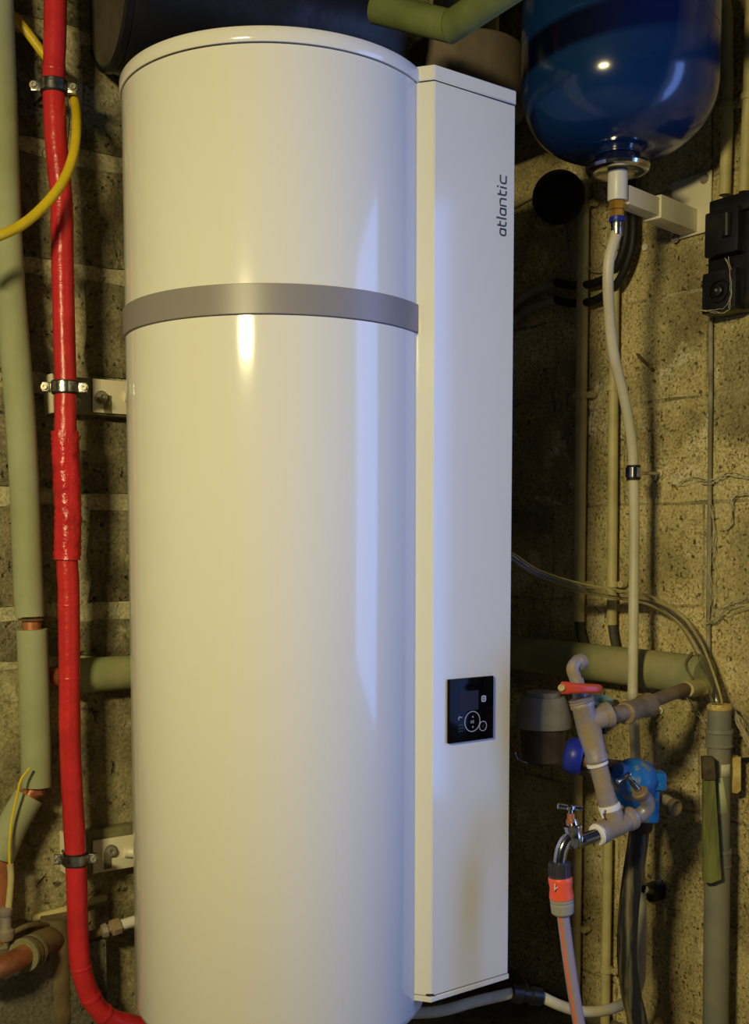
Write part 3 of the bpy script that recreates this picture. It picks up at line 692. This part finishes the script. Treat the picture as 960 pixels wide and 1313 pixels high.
# ------------------------------------------------------------------ black cables, coil, black foam ball, sloping conduits
t = thing('cable_bundle', 'pair of thick black cables looping up behind the tank bracket arm', 'cable', W(800, 340, .04))
tube('cable', [W(712, 362, .03), W(735, 366, .03), W(765, 362, .035), W(788, 345, .04), W(800, 315, .045), W(803, 285, .045), W(800, 250, .04), W(798, 215, .03)], .0105, m_rubber, t)
tube('cable', [W(712, 384, .03), W(735, 389, .03), W(765, 384, .035), W(792, 362, .045), W(808, 325, .05), W(812, 290, .05), W(810, 250, .04), W(808, 215, .03)], .0105, m_rubber, t)
tube('thin_wire', [W(752, 344, .04), W(766, 345, .04), W(778, 330, .04), W(790, 318, .05)], .002, m_greyl, t, 8)
for i, (y0_, y1_) in enumerate(((392, 362), (412, 384))):
    o = tube('wall_conduit', [W(648, y0_ + 4, .03), W(656, y0_, .03), W(680, (y0_ + y1_) / 2 - 2, .03), W(713, y1_, .03)], .0125, m_greyl)
    tag(o, ('upper of two dark sleeves sloping from behind the heater to black cables', 'lower of two dark sleeves sloping from behind the heater to black cables')[i], 'conduit')
t = thing('cable_reel', 'matte black round drum on the wall below the blue tank', 'drum', W(717, 253, .05))
q = P(716, 253, 2.95); ax = (O - q).normalized()
lathe('drum_body', q + ax * -.05, ax, [(0, .02), (0, .050), (.01, .060), (.05, .066), (.075, .058), (.090, .036), (.094, 0)], m_blackm, t, 48)
tube('stud', [q - ax * .04, q - ax * .04 - NR * .05], .008, m_blackm, t)
tube('pigtail', [W(722, 285, .02), W(726, 305, .012), W(728, 330, .010), W(733, 345, .010)], .0022, m_greyl, t, 8)
o = tube('wall_conduit', [W(646, 270, .012), W(655, 266, .012), W(692, 246, .012), W(730, 232, .012)], .008, m_ivory, seg=12)
tag(o, 'pale sloping conduit on the wall between control column and black drum', 'conduit')

# ------------------------------------------------------------------ big green pipe on the right wall
gz = W(880, 861, .07).z
ga, gb = W(652, 800, .07), W(893, 861, .07); ga.z = gz; gb.z = gz - .006
t = thing('drain_main', 'thick dusty green horizontal pipe along the right wall behind the valves', 'pipe', gb)
tube('pipe', [ga, (ga + gb) / 2, gb], .0470, m_greend, t, 40, 4)
lathe('end_cap', gb, ER, [(0, .047), (0, .0485), (.018, .0485), (.024, .043), (.026, 0)], m_greend, t, 40)
o = tube('cap_crack', [W(888, 836, .09), W(879, 852, .115), W(888, 872, .118)], .003, m_rust, t, 8)
# ------------------------------------------------------------------ wall supply pipe running out to the valve manifold
def at(px, py, Y): return P(px, py, Y)
mf = thing('valve_manifold', 'galvanised pipe manifold with elbow top, two tees and plumbing branches', 'pipework', at(762, 940, 2.3))
def fit(name, a, b, prof, m=m_galv, par=None, seg=24):
    a, b = V(a), V(b); d = b - a; L = d.length
    return lathe(name, a, d, [(x * L, r) for x, r in prof], m, par or mf, seg)
tee = at(757, 922, 2.30)
# supply pipe from wall
wpt = W(897, 877, .0)
tube('supply_pipe', [at(822, 905, 2.40), at(860, 890, 2.52), W(900, 876, .04)], .0150, m_galvd, mf, 24)
fit('supply_pipe', at(880, 884, 2.58), W(903, 874, .01), [(0, .017), (.2, .022), (.3, .024), (1, .030)], m_ivory)
fit('union_nut', at(800, 915, 2.345), at(832, 903, 2.43), [(0, .019), (.02, .0235), (.12, .025), (.2, .022), (.75, .022), (.82, .026), (.97, .026), (1, .020)], m_galvd)
fit('nipple', tee, at(803, 913, 2.35), [(0, .0165), (1, .0165)], m_galvd)
# upper tee body and neck
top0, bot0 = at(745, 898, 2.30), at(766, 977, 2.30)
fit('tee_body', top0, bot0, [(0, .021), (.02, .0235), (.06, .0255), (.10, .0255), (.13, .0228), (.5, .0250), (.86, .0215), (.90, .0240), (.97, .0240), (1, .0205)])
fit('tee_branch', at(755, 925, 2.30), at(783, 915, 2.31), [(0, .020), (.7, .0235), (.74, .026), (.98, .026), (1, .020)])
# valve bonnet + elbow on top
fit('neck', at(739, 870, 2.30), at(746, 902, 2.30), [(0, .0135), (.5, .015), (.75, .017), (.8, .0215), (1, .0215)], m_galv)
fit('neck_collar', at(744, 894, 2.30), at(746.5, 902, 2.30), [(0, .021), (.2, .026), (.5, .024), (.7, .0265), (1, .022)], m_galv)
tube('elbow', [at(742, 884, 2.30), at(737, 868, 2.30), at(734, 858, 2.30), at(738, 850, 2.305), at(745, 847, 2.31)], .0130, m_galv, mf, 20, 10)
fit('elbow_nose', at(739, 851, 2.305), at(747, 847, 2.32), [(0, .0135), (.15, .0165), (.8, .0168), (1, .012)], m_galv)
# long pipe to lower tee
fit('riser', at(765, 974, 2.30), at(781, 1037, 2.30), [(0, .0185), (1, .0195)], m_galv)
fit('seal_ring', at(765, 977, 2.30), at(766.5, 982, 2.30), [(0, .018), (.2, .0225), (.8, .0225), (1, .018)], m_teflon)
lt0, lt1 = at(766, 1070, 2.27), at(811, 1048, 2.33)
fit('lower_tee', lt0, lt1, [(0, .020), (.03, .0235), (.18, .0235), (.22, .0215), (.5, .023), (.78, .0215), (.82, .0245), (.97, .0245), (1, .020)])
fit('lower_tee_neck', at(782, 1036, 2.30), at(788, 1056, 2.30), [(0, .0215), (.4, .0225), (1, .021)], m_galv)
fit('tape_wrap', at(780.3, 1031, 2.30), at(782.4, 1039, 2.30), [(0, .019), (.1, .0225), (.5, .0235), (.9, .0225), (1, .019)], m_teflon)
tube('tape_tail', [at(774, 1037, 2.27), at(771, 1043, 2.268), at(773, 1049, 2.267)], .0022, m_teflon, mf, 8)
fit('tape_wrap', at(763.5, 1071.5, 2.265), at(772, 1067, 2.275), [(0, .014), (.1, .0215), (.35, .023), (.55, .0195), (.8, .0195), (1, .018)], m_teflon)
# bend from lower tee to the small valve
tube('bend', [at(808, 1049, 2.325), at(820, 1045, 2.33), at(829, 1037, 2.33), at(829, 1027, 2.325), at(821, 1017, 2.31)], .0155, m_galv, mf, 20, 10)
fit('bend_ring', at(823, 1020, 2.31), at(819, 1014, 2.305), [(0, .0155), (.2, .0175), (.8, .0175), (1, .014)], m_galvd)
fit('small_stem', at(821, 1016, 2.31), at(803, 994, 2.29), [(0, .007), (.6, .006), (.6, .0045), (1, .0045)], m_steel)
fit('small_grip', at(790, 1003, 2.285), at(808, 992, 2.290), [(0, .004), (.1, .0065), (.3, .004), (.7, .004), (.9, .0055), (1, .004)], m_steel)
# red lever
rh = thing('lever_handle', 'red lever handle at the top of the galvanised valve', 'handle', at(744, 882, 2.28))
A_, B_ = at(723, 882, 2.245), at(769, 883, 2.275); d = (B_ - A_).normalized(); w = d.cross(UP).normalized(); u = w.cross(d)
def lever(par):
    bm = bmesh.new(); n = 26; ring = []
    L = (B_ - A_).length
    secs = [(-.010, .004, .004), (-.004, .0095, .008), (.006, .0098, .011), (.016, .0085, .013), (.4 * L, .0075, .0155), (.55 * L, .0072, .016), (.8 * L, .0070, .0135), (.97 * L, .0066, .010), (1.0 * L + .003, .004, .005)]
    for x, hz, hy in secs:
        c = A_ + d * x; ring.append([bm.verts.new(c + u * hz * 1.3 * sgnp(math.cos(a)) + w * hy * sgnp(math.sin(a))) for a in [2 * math.pi * k / n for k in range(n)]])
    for i in range(len(ring) - 1):
        for k in range(n): bm.faces.new((ring[i][k], ring[i][(k + 1) % n], ring[i + 1][(k + 1) % n], ring[i + 1][k]))
    bm.faces.new(ring[0]); bm.faces.new(ring[-1]); return link('lever', bm, m_redh, par)
def sgnp(x): return math.copysign(abs(x) ** .6, x)
lever(rh)
lathe('screw_cap', at(719.5, 882, 2.238), ray(719, 882) * -1, [(0, .007), (.005, .0068), (.006, .005), (.004, .0035), (.004, 0)], m_ivory, rh, 20)
fit('spindle', at(744, 888, 2.295), at(743, 878, 2.290), [(0, .006), (1, .006)], m_steel, rh)
# teal ring handle behind
th_ = thing('ring_handle', 'small teal hexagonal ring handle behind the red lever', 'handle', at(771, 903, 2.40))
c = at(771, 901, 2.40); n_ = V((.0, -.42, .9)).normalized()
bm = bmesh.new(); e1_ = X_; e2_ = n_.cross(e1_); rr = []
for k in range(24):
    a = 2 * math.pi * k / 24; ro = .0235 * (1 + .05 * math.cos(6 * a)); ri = .012
    rr.append([bm.verts.new(c + (e1_ * math.cos(a) + e2_ * math.sin(a)) * r_ + n_ * h_) for r_, h_ in ((ri, .006), (ro, .006), (ro * .96, -.007), (ri, -.007))])
for k in range(24):
    a, b = rr[k], rr[(k + 1) % 24]
    for i in range(4): bm.faces.new((a[i], a[(i + 1) % 4], b[(i + 1) % 4], b[i]))
link('ring', bm, m_teal, th_)
tube('stem', [at(757, 905, 2.38), at(764, 903, 2.395)], .006, m_teal, th_)
tube('stem', [at(772, 906, 2.41), at(774, 940, 2.42)], .007, m_black, th_)
# ------------------------------------------------------------------ tap
tp_ = thing('garden_tap', 'chrome garden tap with T handle screwed into the lower tee', 'tap', at(735, 1080, 2.25))
def tf(name, a, b, prof, m=m_chrome, seg=24): return fit(name, a, b, prof, m, tp_, seg)
tf('inlet', at(737, 1081, 2.245), at(765, 1070.5, 2.262), [(0, .0125), (.05, .014), (.4, .0135), (1, .0135)])
tf('body', at(737, 1088, 2.245), at(733, 1050, 2.245), [(0, .004), (.03, .012), (.15, .0175), (.45, .0185), (.62, .017), (.7, .0185), (.78, .0185), (.82, .013), (1, .0095)])
tf('bonnet', at(732.8, 1056, 2.245), at(731.6, 1043, 2.245), [(0, .0115), (.4, .011), (.45, .0085), (1, .0075)], m_copper)
tf('stem', at(731.7, 1046, 2.245), at(731.3, 1038, 2.245), [(0, .005), (1, .0045)])
tf('hub', at(731.3, 1039, 2.243), at(731, 1032, 2.243), [(0, .005), (.2, .0085), (.8, .0085), (1, .004)])
tf('handle_bar', at(714, 1033.5, 2.242), at(747, 1037, 2.248), [(0, .003), (.02, .0062), (.18, .0062), (.45, .0048), (.55, .0048), (.82, .0058), (.98, .0058), (1, .003)])
tube('spout', [at(735, 1072, 2.245), at(727, 1076, 2.24), at(721, 1086, 2.235), at(718, 1098, 2.232), at(716.5, 1112, 2.23)], lambda t: .0135 - .001 * t, m_chrome, tp_, 20, 10)
# ------------------------------------------------------------------ hose connector and hose
hc = thing('hose_connector', 'coral and grey quick hose connector under the chrome tap', 'connector', at(719, 1140, 2.23))
def hf(name, y0, y1, prof, m, seg=32): 
    a, b = at(716.8 + (y0 - 1105) * .065, y0, 2.23), at(716.8 + (y1 - 1105) * .065, y1, 2.23); return fit(name, a, b, prof, m, hc, seg)
cap = hf('tap_adapter', 1105, 1124, [(0, .0195), (.02, .0215), (.9, .0220), (1, .0225)], m_cdark)
for k in range(20):
    a = 2 * math.pi * k / 20; c = at(717.5, 1114, 2.23) + V((math.cos(a), math.sin(a), 0)) * .0220
    obox('rib', c, V((math.cos(a), math.sin(a), 0)), V((-math.sin(a), math.cos(a), 0)), UP, (.0022, .0022, .022), m_cdark, cap, bev=.0004)
hf('sleeve', 1124, 1152, [(0, .0225), (.05, .0240), (.2, .0242), (.5, .0222), (.85, .0245), (.97, .0245), (1, .0225)], m_coral)
hf('collar_nut', 1152, 1173, [(0, .0225), (.03, .0238), (.15, .0238), (.2, .0222), (.28, .0222), (.32, .0236), (.85, .0222), (1, .017)], m_cgrey)
link('emblem', ribbon_bm([(0, .008), (0, -.008), (.002, -.002), (.006, .001)], .0018, lambda a, b, o_: at(711, 1138, 2.2065) + X_ * a + UP * b - Y_ * o_, th=.0008), m_ivoryb, hc, smooth=False)
ho = thing('garden_hose', 'grey garden hose with orange stripe hanging from the connector', 'hose', at(722, 1172, 2.23))
hpth = [at(721, 1168, 2.23), at(725, 1200, 2.23), at(731, 1245, 2.225), at(738, 1290, 2.22), at(744, 1330, 2.215)]
last = hpth[-1]; hpth += [V((last.x + .02, last.y - .01, FZ + .05)), V((last.x + .06, last.y - .05, FZ + .016)), V((last.x + .2, last.y - .2, FZ + .0135))]
tube('hose_wall', hpth, .0125, m_hose, ho, 24)
pp = spline(hpth, 8); fr = frames(pp); off = []
for p_, f in zip(pp, fr): off.append(p_ + (f[0].cross(V((0, 1, 0))).normalized() * -.0105 + V((0, -.006, 0)) if True else 0))
hs = []
for p_, f in zip(pp, fr):
    toc = (O - p_); side = f[0].cross(toc).normalized(); s_ = side if side.x < 0 else -side; out = f[0].cross(side).normalized(); out = out if out.dot(toc) > 0 else -out
    hs.append(p_ + (s_ * .55 + out * .80).normalized() * .0097)
link('orange_stripe', tube_bm(hs, .0038, 10), m_hosest, ho)

# ------------------------------------------------------------------ blue handwheel valve and blue regulator
bw = thing('handwheel_valve', 'round dark blue handwheel valve left of the galvanised riser', 'valve', at(733, 970, 2.42))
c = at(741, 970, 2.40); ax = V((-.93, .22, .16)).normalized()
lathe('handwheel', c, ax, [(.004, .0), (.004, .012), (.012, .014), (.014, .028), (-.006, .031), (-.010, .035), (-.006, .0385), (.010, .0395), (.022, .036), (.030, .026), (.032, .0)], m_bluew, bw, 48)
fit('stem', c + ax * .010, c - ax * .06, [(0, .012), (.3, .014), (.32, .020), (.7, .020), (.72, .015), (1, .015)], m_brass, bw, 12)
fit('body', at(748, 992, 2.43), at(760, 960, 2.46), [(0, .018), (.2, .024), (.8, .024), (1, .018)], m_rust, bw)
tube('outlet', [at(752, 975, 2.46), at(775, 982, 2.50), at(800, 985, 2.52)], .017, m_rust, bw)
rg = thing('pressure_regulator', 'bright blue cast pressure regulator with domed cover behind small valve', 'regulator', at(818, 1000, 2.47))
c = at(813, 1000, 2.47); up_ = V((-.20, -.30, .93)).normalized()
lathe('dome', c - up_ * .006, up_, [(0, .050), (.006, .053), (.018, .051), (.032, .044), (.044, .031), (.052, .015), (.054, 0)], m_bluev, rg, 40)
lathe('skirt', c - up_ * .050, up_, [(0, .036), (.004, .042), (.030, .046), (.044, .050)], m_bluev, rg, 40)
obox('side_ear', at(843, 1000, 2.47), X_, Y_, UP, (.030, .05, .040), m_bluev, rg, bev=.008)
fit('side_port', at(792, 988, 2.44), at(806, 992, 2.46), [(0, .016), (.3, .019), (1, .019)], m_bluev, rg)
obox('lower_body', at(822, 1032, 2.48), X_, Y_, UP, (.072, .05, .075), m_bluev, rg, bev=.010)
fit('outlet', at(820, 1052, 2.48), at(819, 1066, 2.48), [(0, .030), (.8, .028), (1, .024)], m_black, rg)
# dusty side cap to its right
dc_ = thing('dusty_cap', 'dusty grey capped pipe stub right of the blue regulator', 'pipe', at(862, 1032, 2.50))
tube('pipe', [at(838, 1020, 2.50), at(850, 1024, 2.49), at(862, 1031, 2.47)], .0125, m_galv, dc_, 20)
fit('cap', at(860, 1034, 2.475), at(868, 1037, 2.46), [(0, .014), (.1, .020), (.8, .020), (.9, .017), (.5, .012), (.5, 0)], m_rust, dc_)
# ------------------------------------------------------------------ black dirty supply pipe, clamps
bp_ = thing('black_pipe', 'thick dirt-streaked black water pipe below the blue regulator', 'pipe', at(815, 1200, 2.48))
q = [at(820, 1058, 2.48), at(817, 1085, 2.48), at(810, 1130, 2.48), at(805, 1180, 2.48), at(804, 1230, 2.48), at(809, 1275, 2.48), at(818, 1320, 2.48)]
q.append(V((q[-1].x + .01, q[-1].y, FZ)))
tube('pipe', q, lambda t: .0225, m_blackp, bp_, 28)
def studclamp(c, r, label, wallc, par_ax=UP):
    t = thing('pipe_clamp', label, 'clamp', c)
    lathe('rubber_liner', c - par_ax * .017, par_ax, [(0, r + .0004), (0, r + .0035), (.034, r + .0035), (.034, r + .0004)], m_rubber, t, 28)
    lathe('metal_band', c - par_ax * .011, par_ax, [(0, r + .0035), (0, r + .0062), (.022, r + .0062), (.022, r + .0035)], m_chrome, t, 32)
    dd = (wallc - c).normalized()
    sd = V((dd.x, dd.y, 0)).normalized()
    obox('lug', c + sd * (r + .012), sd, UP.cross(sd), UP, (.016, .014, .028), m_steel, t, bev=.002)
    tube('stud', [c + sd * (r + .012), wallc - dd * .0], .0042, m_steel, t, 10)
    lathe('wall_anchor', wallc + NR * .002, NR, [(0, .009), (.002, .009), (.003, .005), (.003, 0)], m_ivoryb, t, 16)
    return t
studclamp(P(812, 606, 2.68), .0125, 'black rubber lined clamp gripping the white pipe on a wall stud', W(846, 607, .006))
studclamp(P(811.5, 912, 2.668), .0125, 'clamp behind the galvanised union with stud and white anchor', W(847, 911, .006))
t = thing('wall_clip', 'black plastic clip with steel ring screw beside the black pipe', 'clip', W(836, 1142, .02))
c = W(838, 1143, .025); obox('clip_body', c, ER, NR, UP, (.040, .045, .040), m_black, t, bev=.006)
tube('hook', [at(826, 1140, 2.5), (at(826, 1140, 2.5) + c) / 2, c], .009, m_black, t)
lathe('ring_screw', W(846, 1132, .045), V((-.5, -.85, .1)), [(0, .006), (0, .010), (.004, .010), (.004, .006)], m_steel, t, 20)

# ------------------------------------------------------------------ clear condensate hose into grey drain pipe
dr = thing('drain_pipe', 'grey plastic drain pipe with collars standing at right, clear hose in top', 'pipe', W(915, 1313, .05))
DX = P(922, 912, 2.56)
zt_ = P(922, 905, 2.56).z
dtop = V((DX.x, DX.y, zt_)); dbot = P(917, 1313, 2.56); dbot = dtop + (dbot - dtop) * ((zt_ - FZ) / (zt_ - dbot.z))
ud = (dbot - dtop).normalized(); kpx = 2.56 / 1460
bm = bmesh.new(); r_ = .0265
prof = [(0, r_ - .003), (0, r_)]
LL = (dbot - dtop).length
def dd_(y): return (y - 905) * kpx
prof = [(.06, 0), (.06, r_ - .003), (.0, r_ - .003), (0.0, r_ + .0008), (.003, r_ + .0008), (.004, r_), (dd_(936), r_)]
lathe('upper_tube', dtop, ud, prof + [(dd_(1100), r_)], m_grey, dr, 40)
for y in (935, 1092):
    lathe('collar', dtop, ud, [(dd_(y), r_), (dd_(y), r_ + .004), (dd_(y + 2), r_ + .0052), (dd_(y + 5), r_ + .0052), (dd_(y + 6), r_ + .003), (dd_(y + 20), r_ + .003), (dd_(y + 21), r_ + .0045), (dd_(y + 23), r_ + .0045), (dd_(y + 24), r_)], m_grey, dr, 40)
lathe('lower_tube', dtop, ud, [(dd_(1100), r_), (dd_(1100), r_ + .0025), (LL, r_ + .0025)], m_grey, dr, 40)
lathe('foam_bead', dtop, ud, [(-.003, r_ - .006), (-.004, r_ - .002), (.002, r_ + .0022), (.008, r_ + .0012)], m_tan, dr, 24)
bmx = dr.children[-1].data
for v in bmx.vertices: v.co += V((0, 0, noise.noise(v.co * 130) * .006))
def wrapped(name, y0, y1, x0f, x1f, m, x0b=None, x1b=None):
    bm = bmesh.new(); rr_ = r_ + .0006; N_ = 8; rows = []
    for k, (y, a, b) in enumerate(((y0, x0f, x1f), (y1, x0b if x0b is not None else x0f, x1b if x1b is not None else x1f))):
        row = []
        for i in range(N_ + 1):
            an = math.radians(a + (b - a) * i / N_); row.append(bm.verts.new(dtop + ud * dd_(y) + V((math.sin(an), -math.cos(an), 0)) * rr_))
        rows.append(row)
    for i in range(N_): bm.faces.new((rows[0][i], rows[0][i + 1], rows[1][i + 1], rows[1][i]))
    o = link(name, bm, m, dr); md = o.modifiers.new('s', 'SOLIDIFY'); md.thickness = .0006; return o
wrapped('white_sticker', 979, 995, -5, 48, m_labelw); wrapped('green_sticker', 996, 1043, -20, 4, m_label, -20, 40)
ch = thing('clear_hose', 'clear plastic condensate hose arching across the right wall into drain pipe', 'hose', P(922, 905, 2.56))
tube('hose_wall', [P(610, 690, 2.68), P(652, 712, 2.70), P(688, 735, 2.72), P(735, 751, 2.74), P(785, 761, 2.755), P(830, 769, 2.73), P(866, 789, 2.69), P(890, 820, 2.64), P(907, 860, 2.60), P(918, 895, 2.57), P(922, 922, 2.56)], .0132, m_clear, ch, 28, 12, hollow=.0034)
# green board strip leaning on the pipe, cream block beside
gs = thing('wooden_strip', 'green painted wooden strip with dirty top leaning against grey drain pipe', 'board', P(914, 1130, 2.49))
def quadpr(name, pts_px, Y0, th, m, par, z=0):
    bm = bmesh.new(); fr_ = [bm.verts.new(P(x, y, Y0)) for x, y in pts_px]; bk = [bm.verts.new(v.co + V((0, th, 0))) for v in fr_]; n = len(fr_)
    bm.faces.new(fr_); bm.faces.new(bk[::-1])
    for i in range(n): bm.faces.new((fr_[i], fr_[(i + 1) % n], bk[(i + 1) % n], bk[i]))
    bmesh.ops.bevel(bm, geom=bm.edges[:], offset=.0012, segments=1, affect='EDGES'); return link(name, bm, m, par, smooth=False)
quadpr('strip', [(902, 1001), (917, 1001), (925, 1128), (912, 1133), (902, 1132)], 2.505, .016, m_wood, gs)
quadpr('dirty_end', [(901, 971), (916, 971), (918, 1000), (902, 1001)], 2.500, .020, m_wooddirt, gs)
o = quadpr('cream_peg', [(936, 972), (950, 971), (950, 1014), (945, 1018), (936, 1016)], 2.56, .03, m_tan, None); tag(o, 'cream wooden peg hanging right of the drain pipe collar', 'peg')
o2 = tube('pipe_hanger', [P(943, 975, 2.58), P(965, 974, 2.60), W(985, 973, 0)], .006, m_rubber); tag(o2, 'dark iron hanger rod behind the cream peg', 'rod')

# ------------------------------------------------------------------ filter housing in shadow, low pipes
fh = thing('water_filter', 'grey capped water filter housing in shadow right of heater', 'filter', P(695, 930, 2.68))
q = P(696, 930, 2.68); k = 2.68 / 1460
z_ = lambda y: P(696, y, 2.68).z
lathe('cap', V((q.x, q.y, z_(932))), UP, [(0, .062), (0, .066), (.02, .066), (z_(898) - z_(932), .055), (z_(893) - z_(932), .050), (z_(893) - z_(932), .040), (z_(887) - z_(932), .040), (z_(887) - z_(932), 0)], m_filter, fh, 40)
lathe('bowl', V((q.x, q.y, z_(978))), UP, [(0, 0), (0, .040), (.006, .048), (z_(936) - z_(978), .054), (z_(932) - z_(978), .060)], m_filterb, fh, 40)
tube('wire_bail', [P(652 + 8, 965, 2.62), P(664, 973, 2.62), P(676, 978, 2.62)], .0025, m_steel, fh, 8)
tube('mount_arm', [V((q.x, q.y, z_(915))) + ER * .0, V((q.x, q.y, z_(915))) - NR * .25], .014, m_filterb, fh)
wp_ = thing('pex_pipe', 'low white water pipe curving from black joint to the black pipe', 'pipe', P(740, 1290, 2.5))
tube('pipe', [P(692, 1277, 2.50), P(715, 1288, 2.50), P(740, 1296, 2.52), P(765, 1297, 2.54), P(788, 1292, 2.57), P(805, 1282, 2.60), P(819, 1262, 2.64), P(822, 1220, 2.66), P(822, 1160, 2.67), P(818, 1075, 2.665), P(818, 1003, 2.655)], .0125, m_pipew, wp_, 20)
tube('pipe', [P(500, 1300, 2.46), P(560, 1297, 2.46), P(610, 1284, 2.47), P(658, 1273, 2.48)], .0125, m_pipew, wp_, 20)
fit('joint', P(654, 1273, 2.48), P(694, 1278, 2.50), [(0, .014), (.03, .020), (.35, .021), (.4, .016), (.6, .016), (.65, .021), (.97, .020), (1, .014)], m_black, wp_)
tube('joint_branch', [P(672, 1276, 2.49), P(668, 1262, 2.6), P(655, 1250, 2.8)], .014, m_black, wp_)

# ------------------------------------------------------------------ wall bits: nail, ring, webs
nl = tube('nail', [W(817, 454, 0), W(822, 460, .02), W(834, 471, .035)], .0042, m_rust, seg=10, sm=3); tag(nl, 'bent rusty nail sticking out of the wall right of white pipe', 'nail')
rg_ = lathe('wall_plug', W(828, 317, .006), NR, [(0, .004), (0, .0085), (.005, .0085), (.005, .004)], m_ivoryb, seg=20); tag(rg_, 'small pale wall plug below the tank bracket arm', 'plug')
def web(name, pxpts, offs, label, n=5, r=.0011):
    bm = bmesh.new()
    for k in range(n):
        pts = []
        for i, (x, y) in enumerate(pxpts):
            f = 1 if 0 < i < len(pxpts) - 1 else .6
            pts.append(W(x + random.uniform(-4, 4) * f, y + random.uniform(-5, 5) * f, offs + random.uniform(-.006, .008)))
        pth = spline(pts, 10); pth = [p_ + V((noise.noise(p_ * 60 + V((k, 0, 0))), noise.noise(p_ * 60 + V((0, k, 5))), noise.noise(p_ * 60 + V((7, k, 0))))) * .004 for p_ in pth]
        tube_bm(pth, lambda t: r * (.6 + 1.1 * abs(noise.noise(V((t * 12, k, 3))))), 5, bm)
    o = link(name, bm, m_web, kind='stuff'); tag(o, label, 'cobweb'); return o
web('cobweb', [(903, 798), (915, 790), (930, 775), (962, 762)], .025, 'dusty cobweb strands fanning right from the thin grey cable, upper fan', 5, .0008)
web('cobweb', [(903, 800), (918, 796), (938, 782), (964, 778)], .02, 'dusty cobweb strands below the upper fan beside the clear hose', 4, .0008)
web('cobweb', [(910, 640), (916, 680), (912, 720), (914, 770), (910, 798)], .022, 'dusty cobweb hanging along the thin grey cable', 4, .0008)
web('cobweb', [(962, 630), (940, 634), (934, 650), (936, 672), (925, 682)], .018, 'dusty cobweb loop near the right edge at mid height', 3, .0014)
web('cobweb', [(870, 622), (890, 614), (910, 618), (935, 608), (962, 614)], .012, 'crusty web line crossing the cable at mid wall', 3, .0016)
web('cobweb', [(938, 905), (950, 930), (955, 945), (964, 962)], .05, 'dense cobweb tuft right of the drain pipe collar', 14, .0009)
web('cobweb', [(880, 895), (890, 912), (905, 928)], .03, 'cobweb between the supply pipe and the drain pipe', 6, .0008)
web('cobweb', [(896, 340 + 60), (930, 395), (940, 360), (932, 330)], .082, 'thin cobweb over the black socket box', 3, .0008)
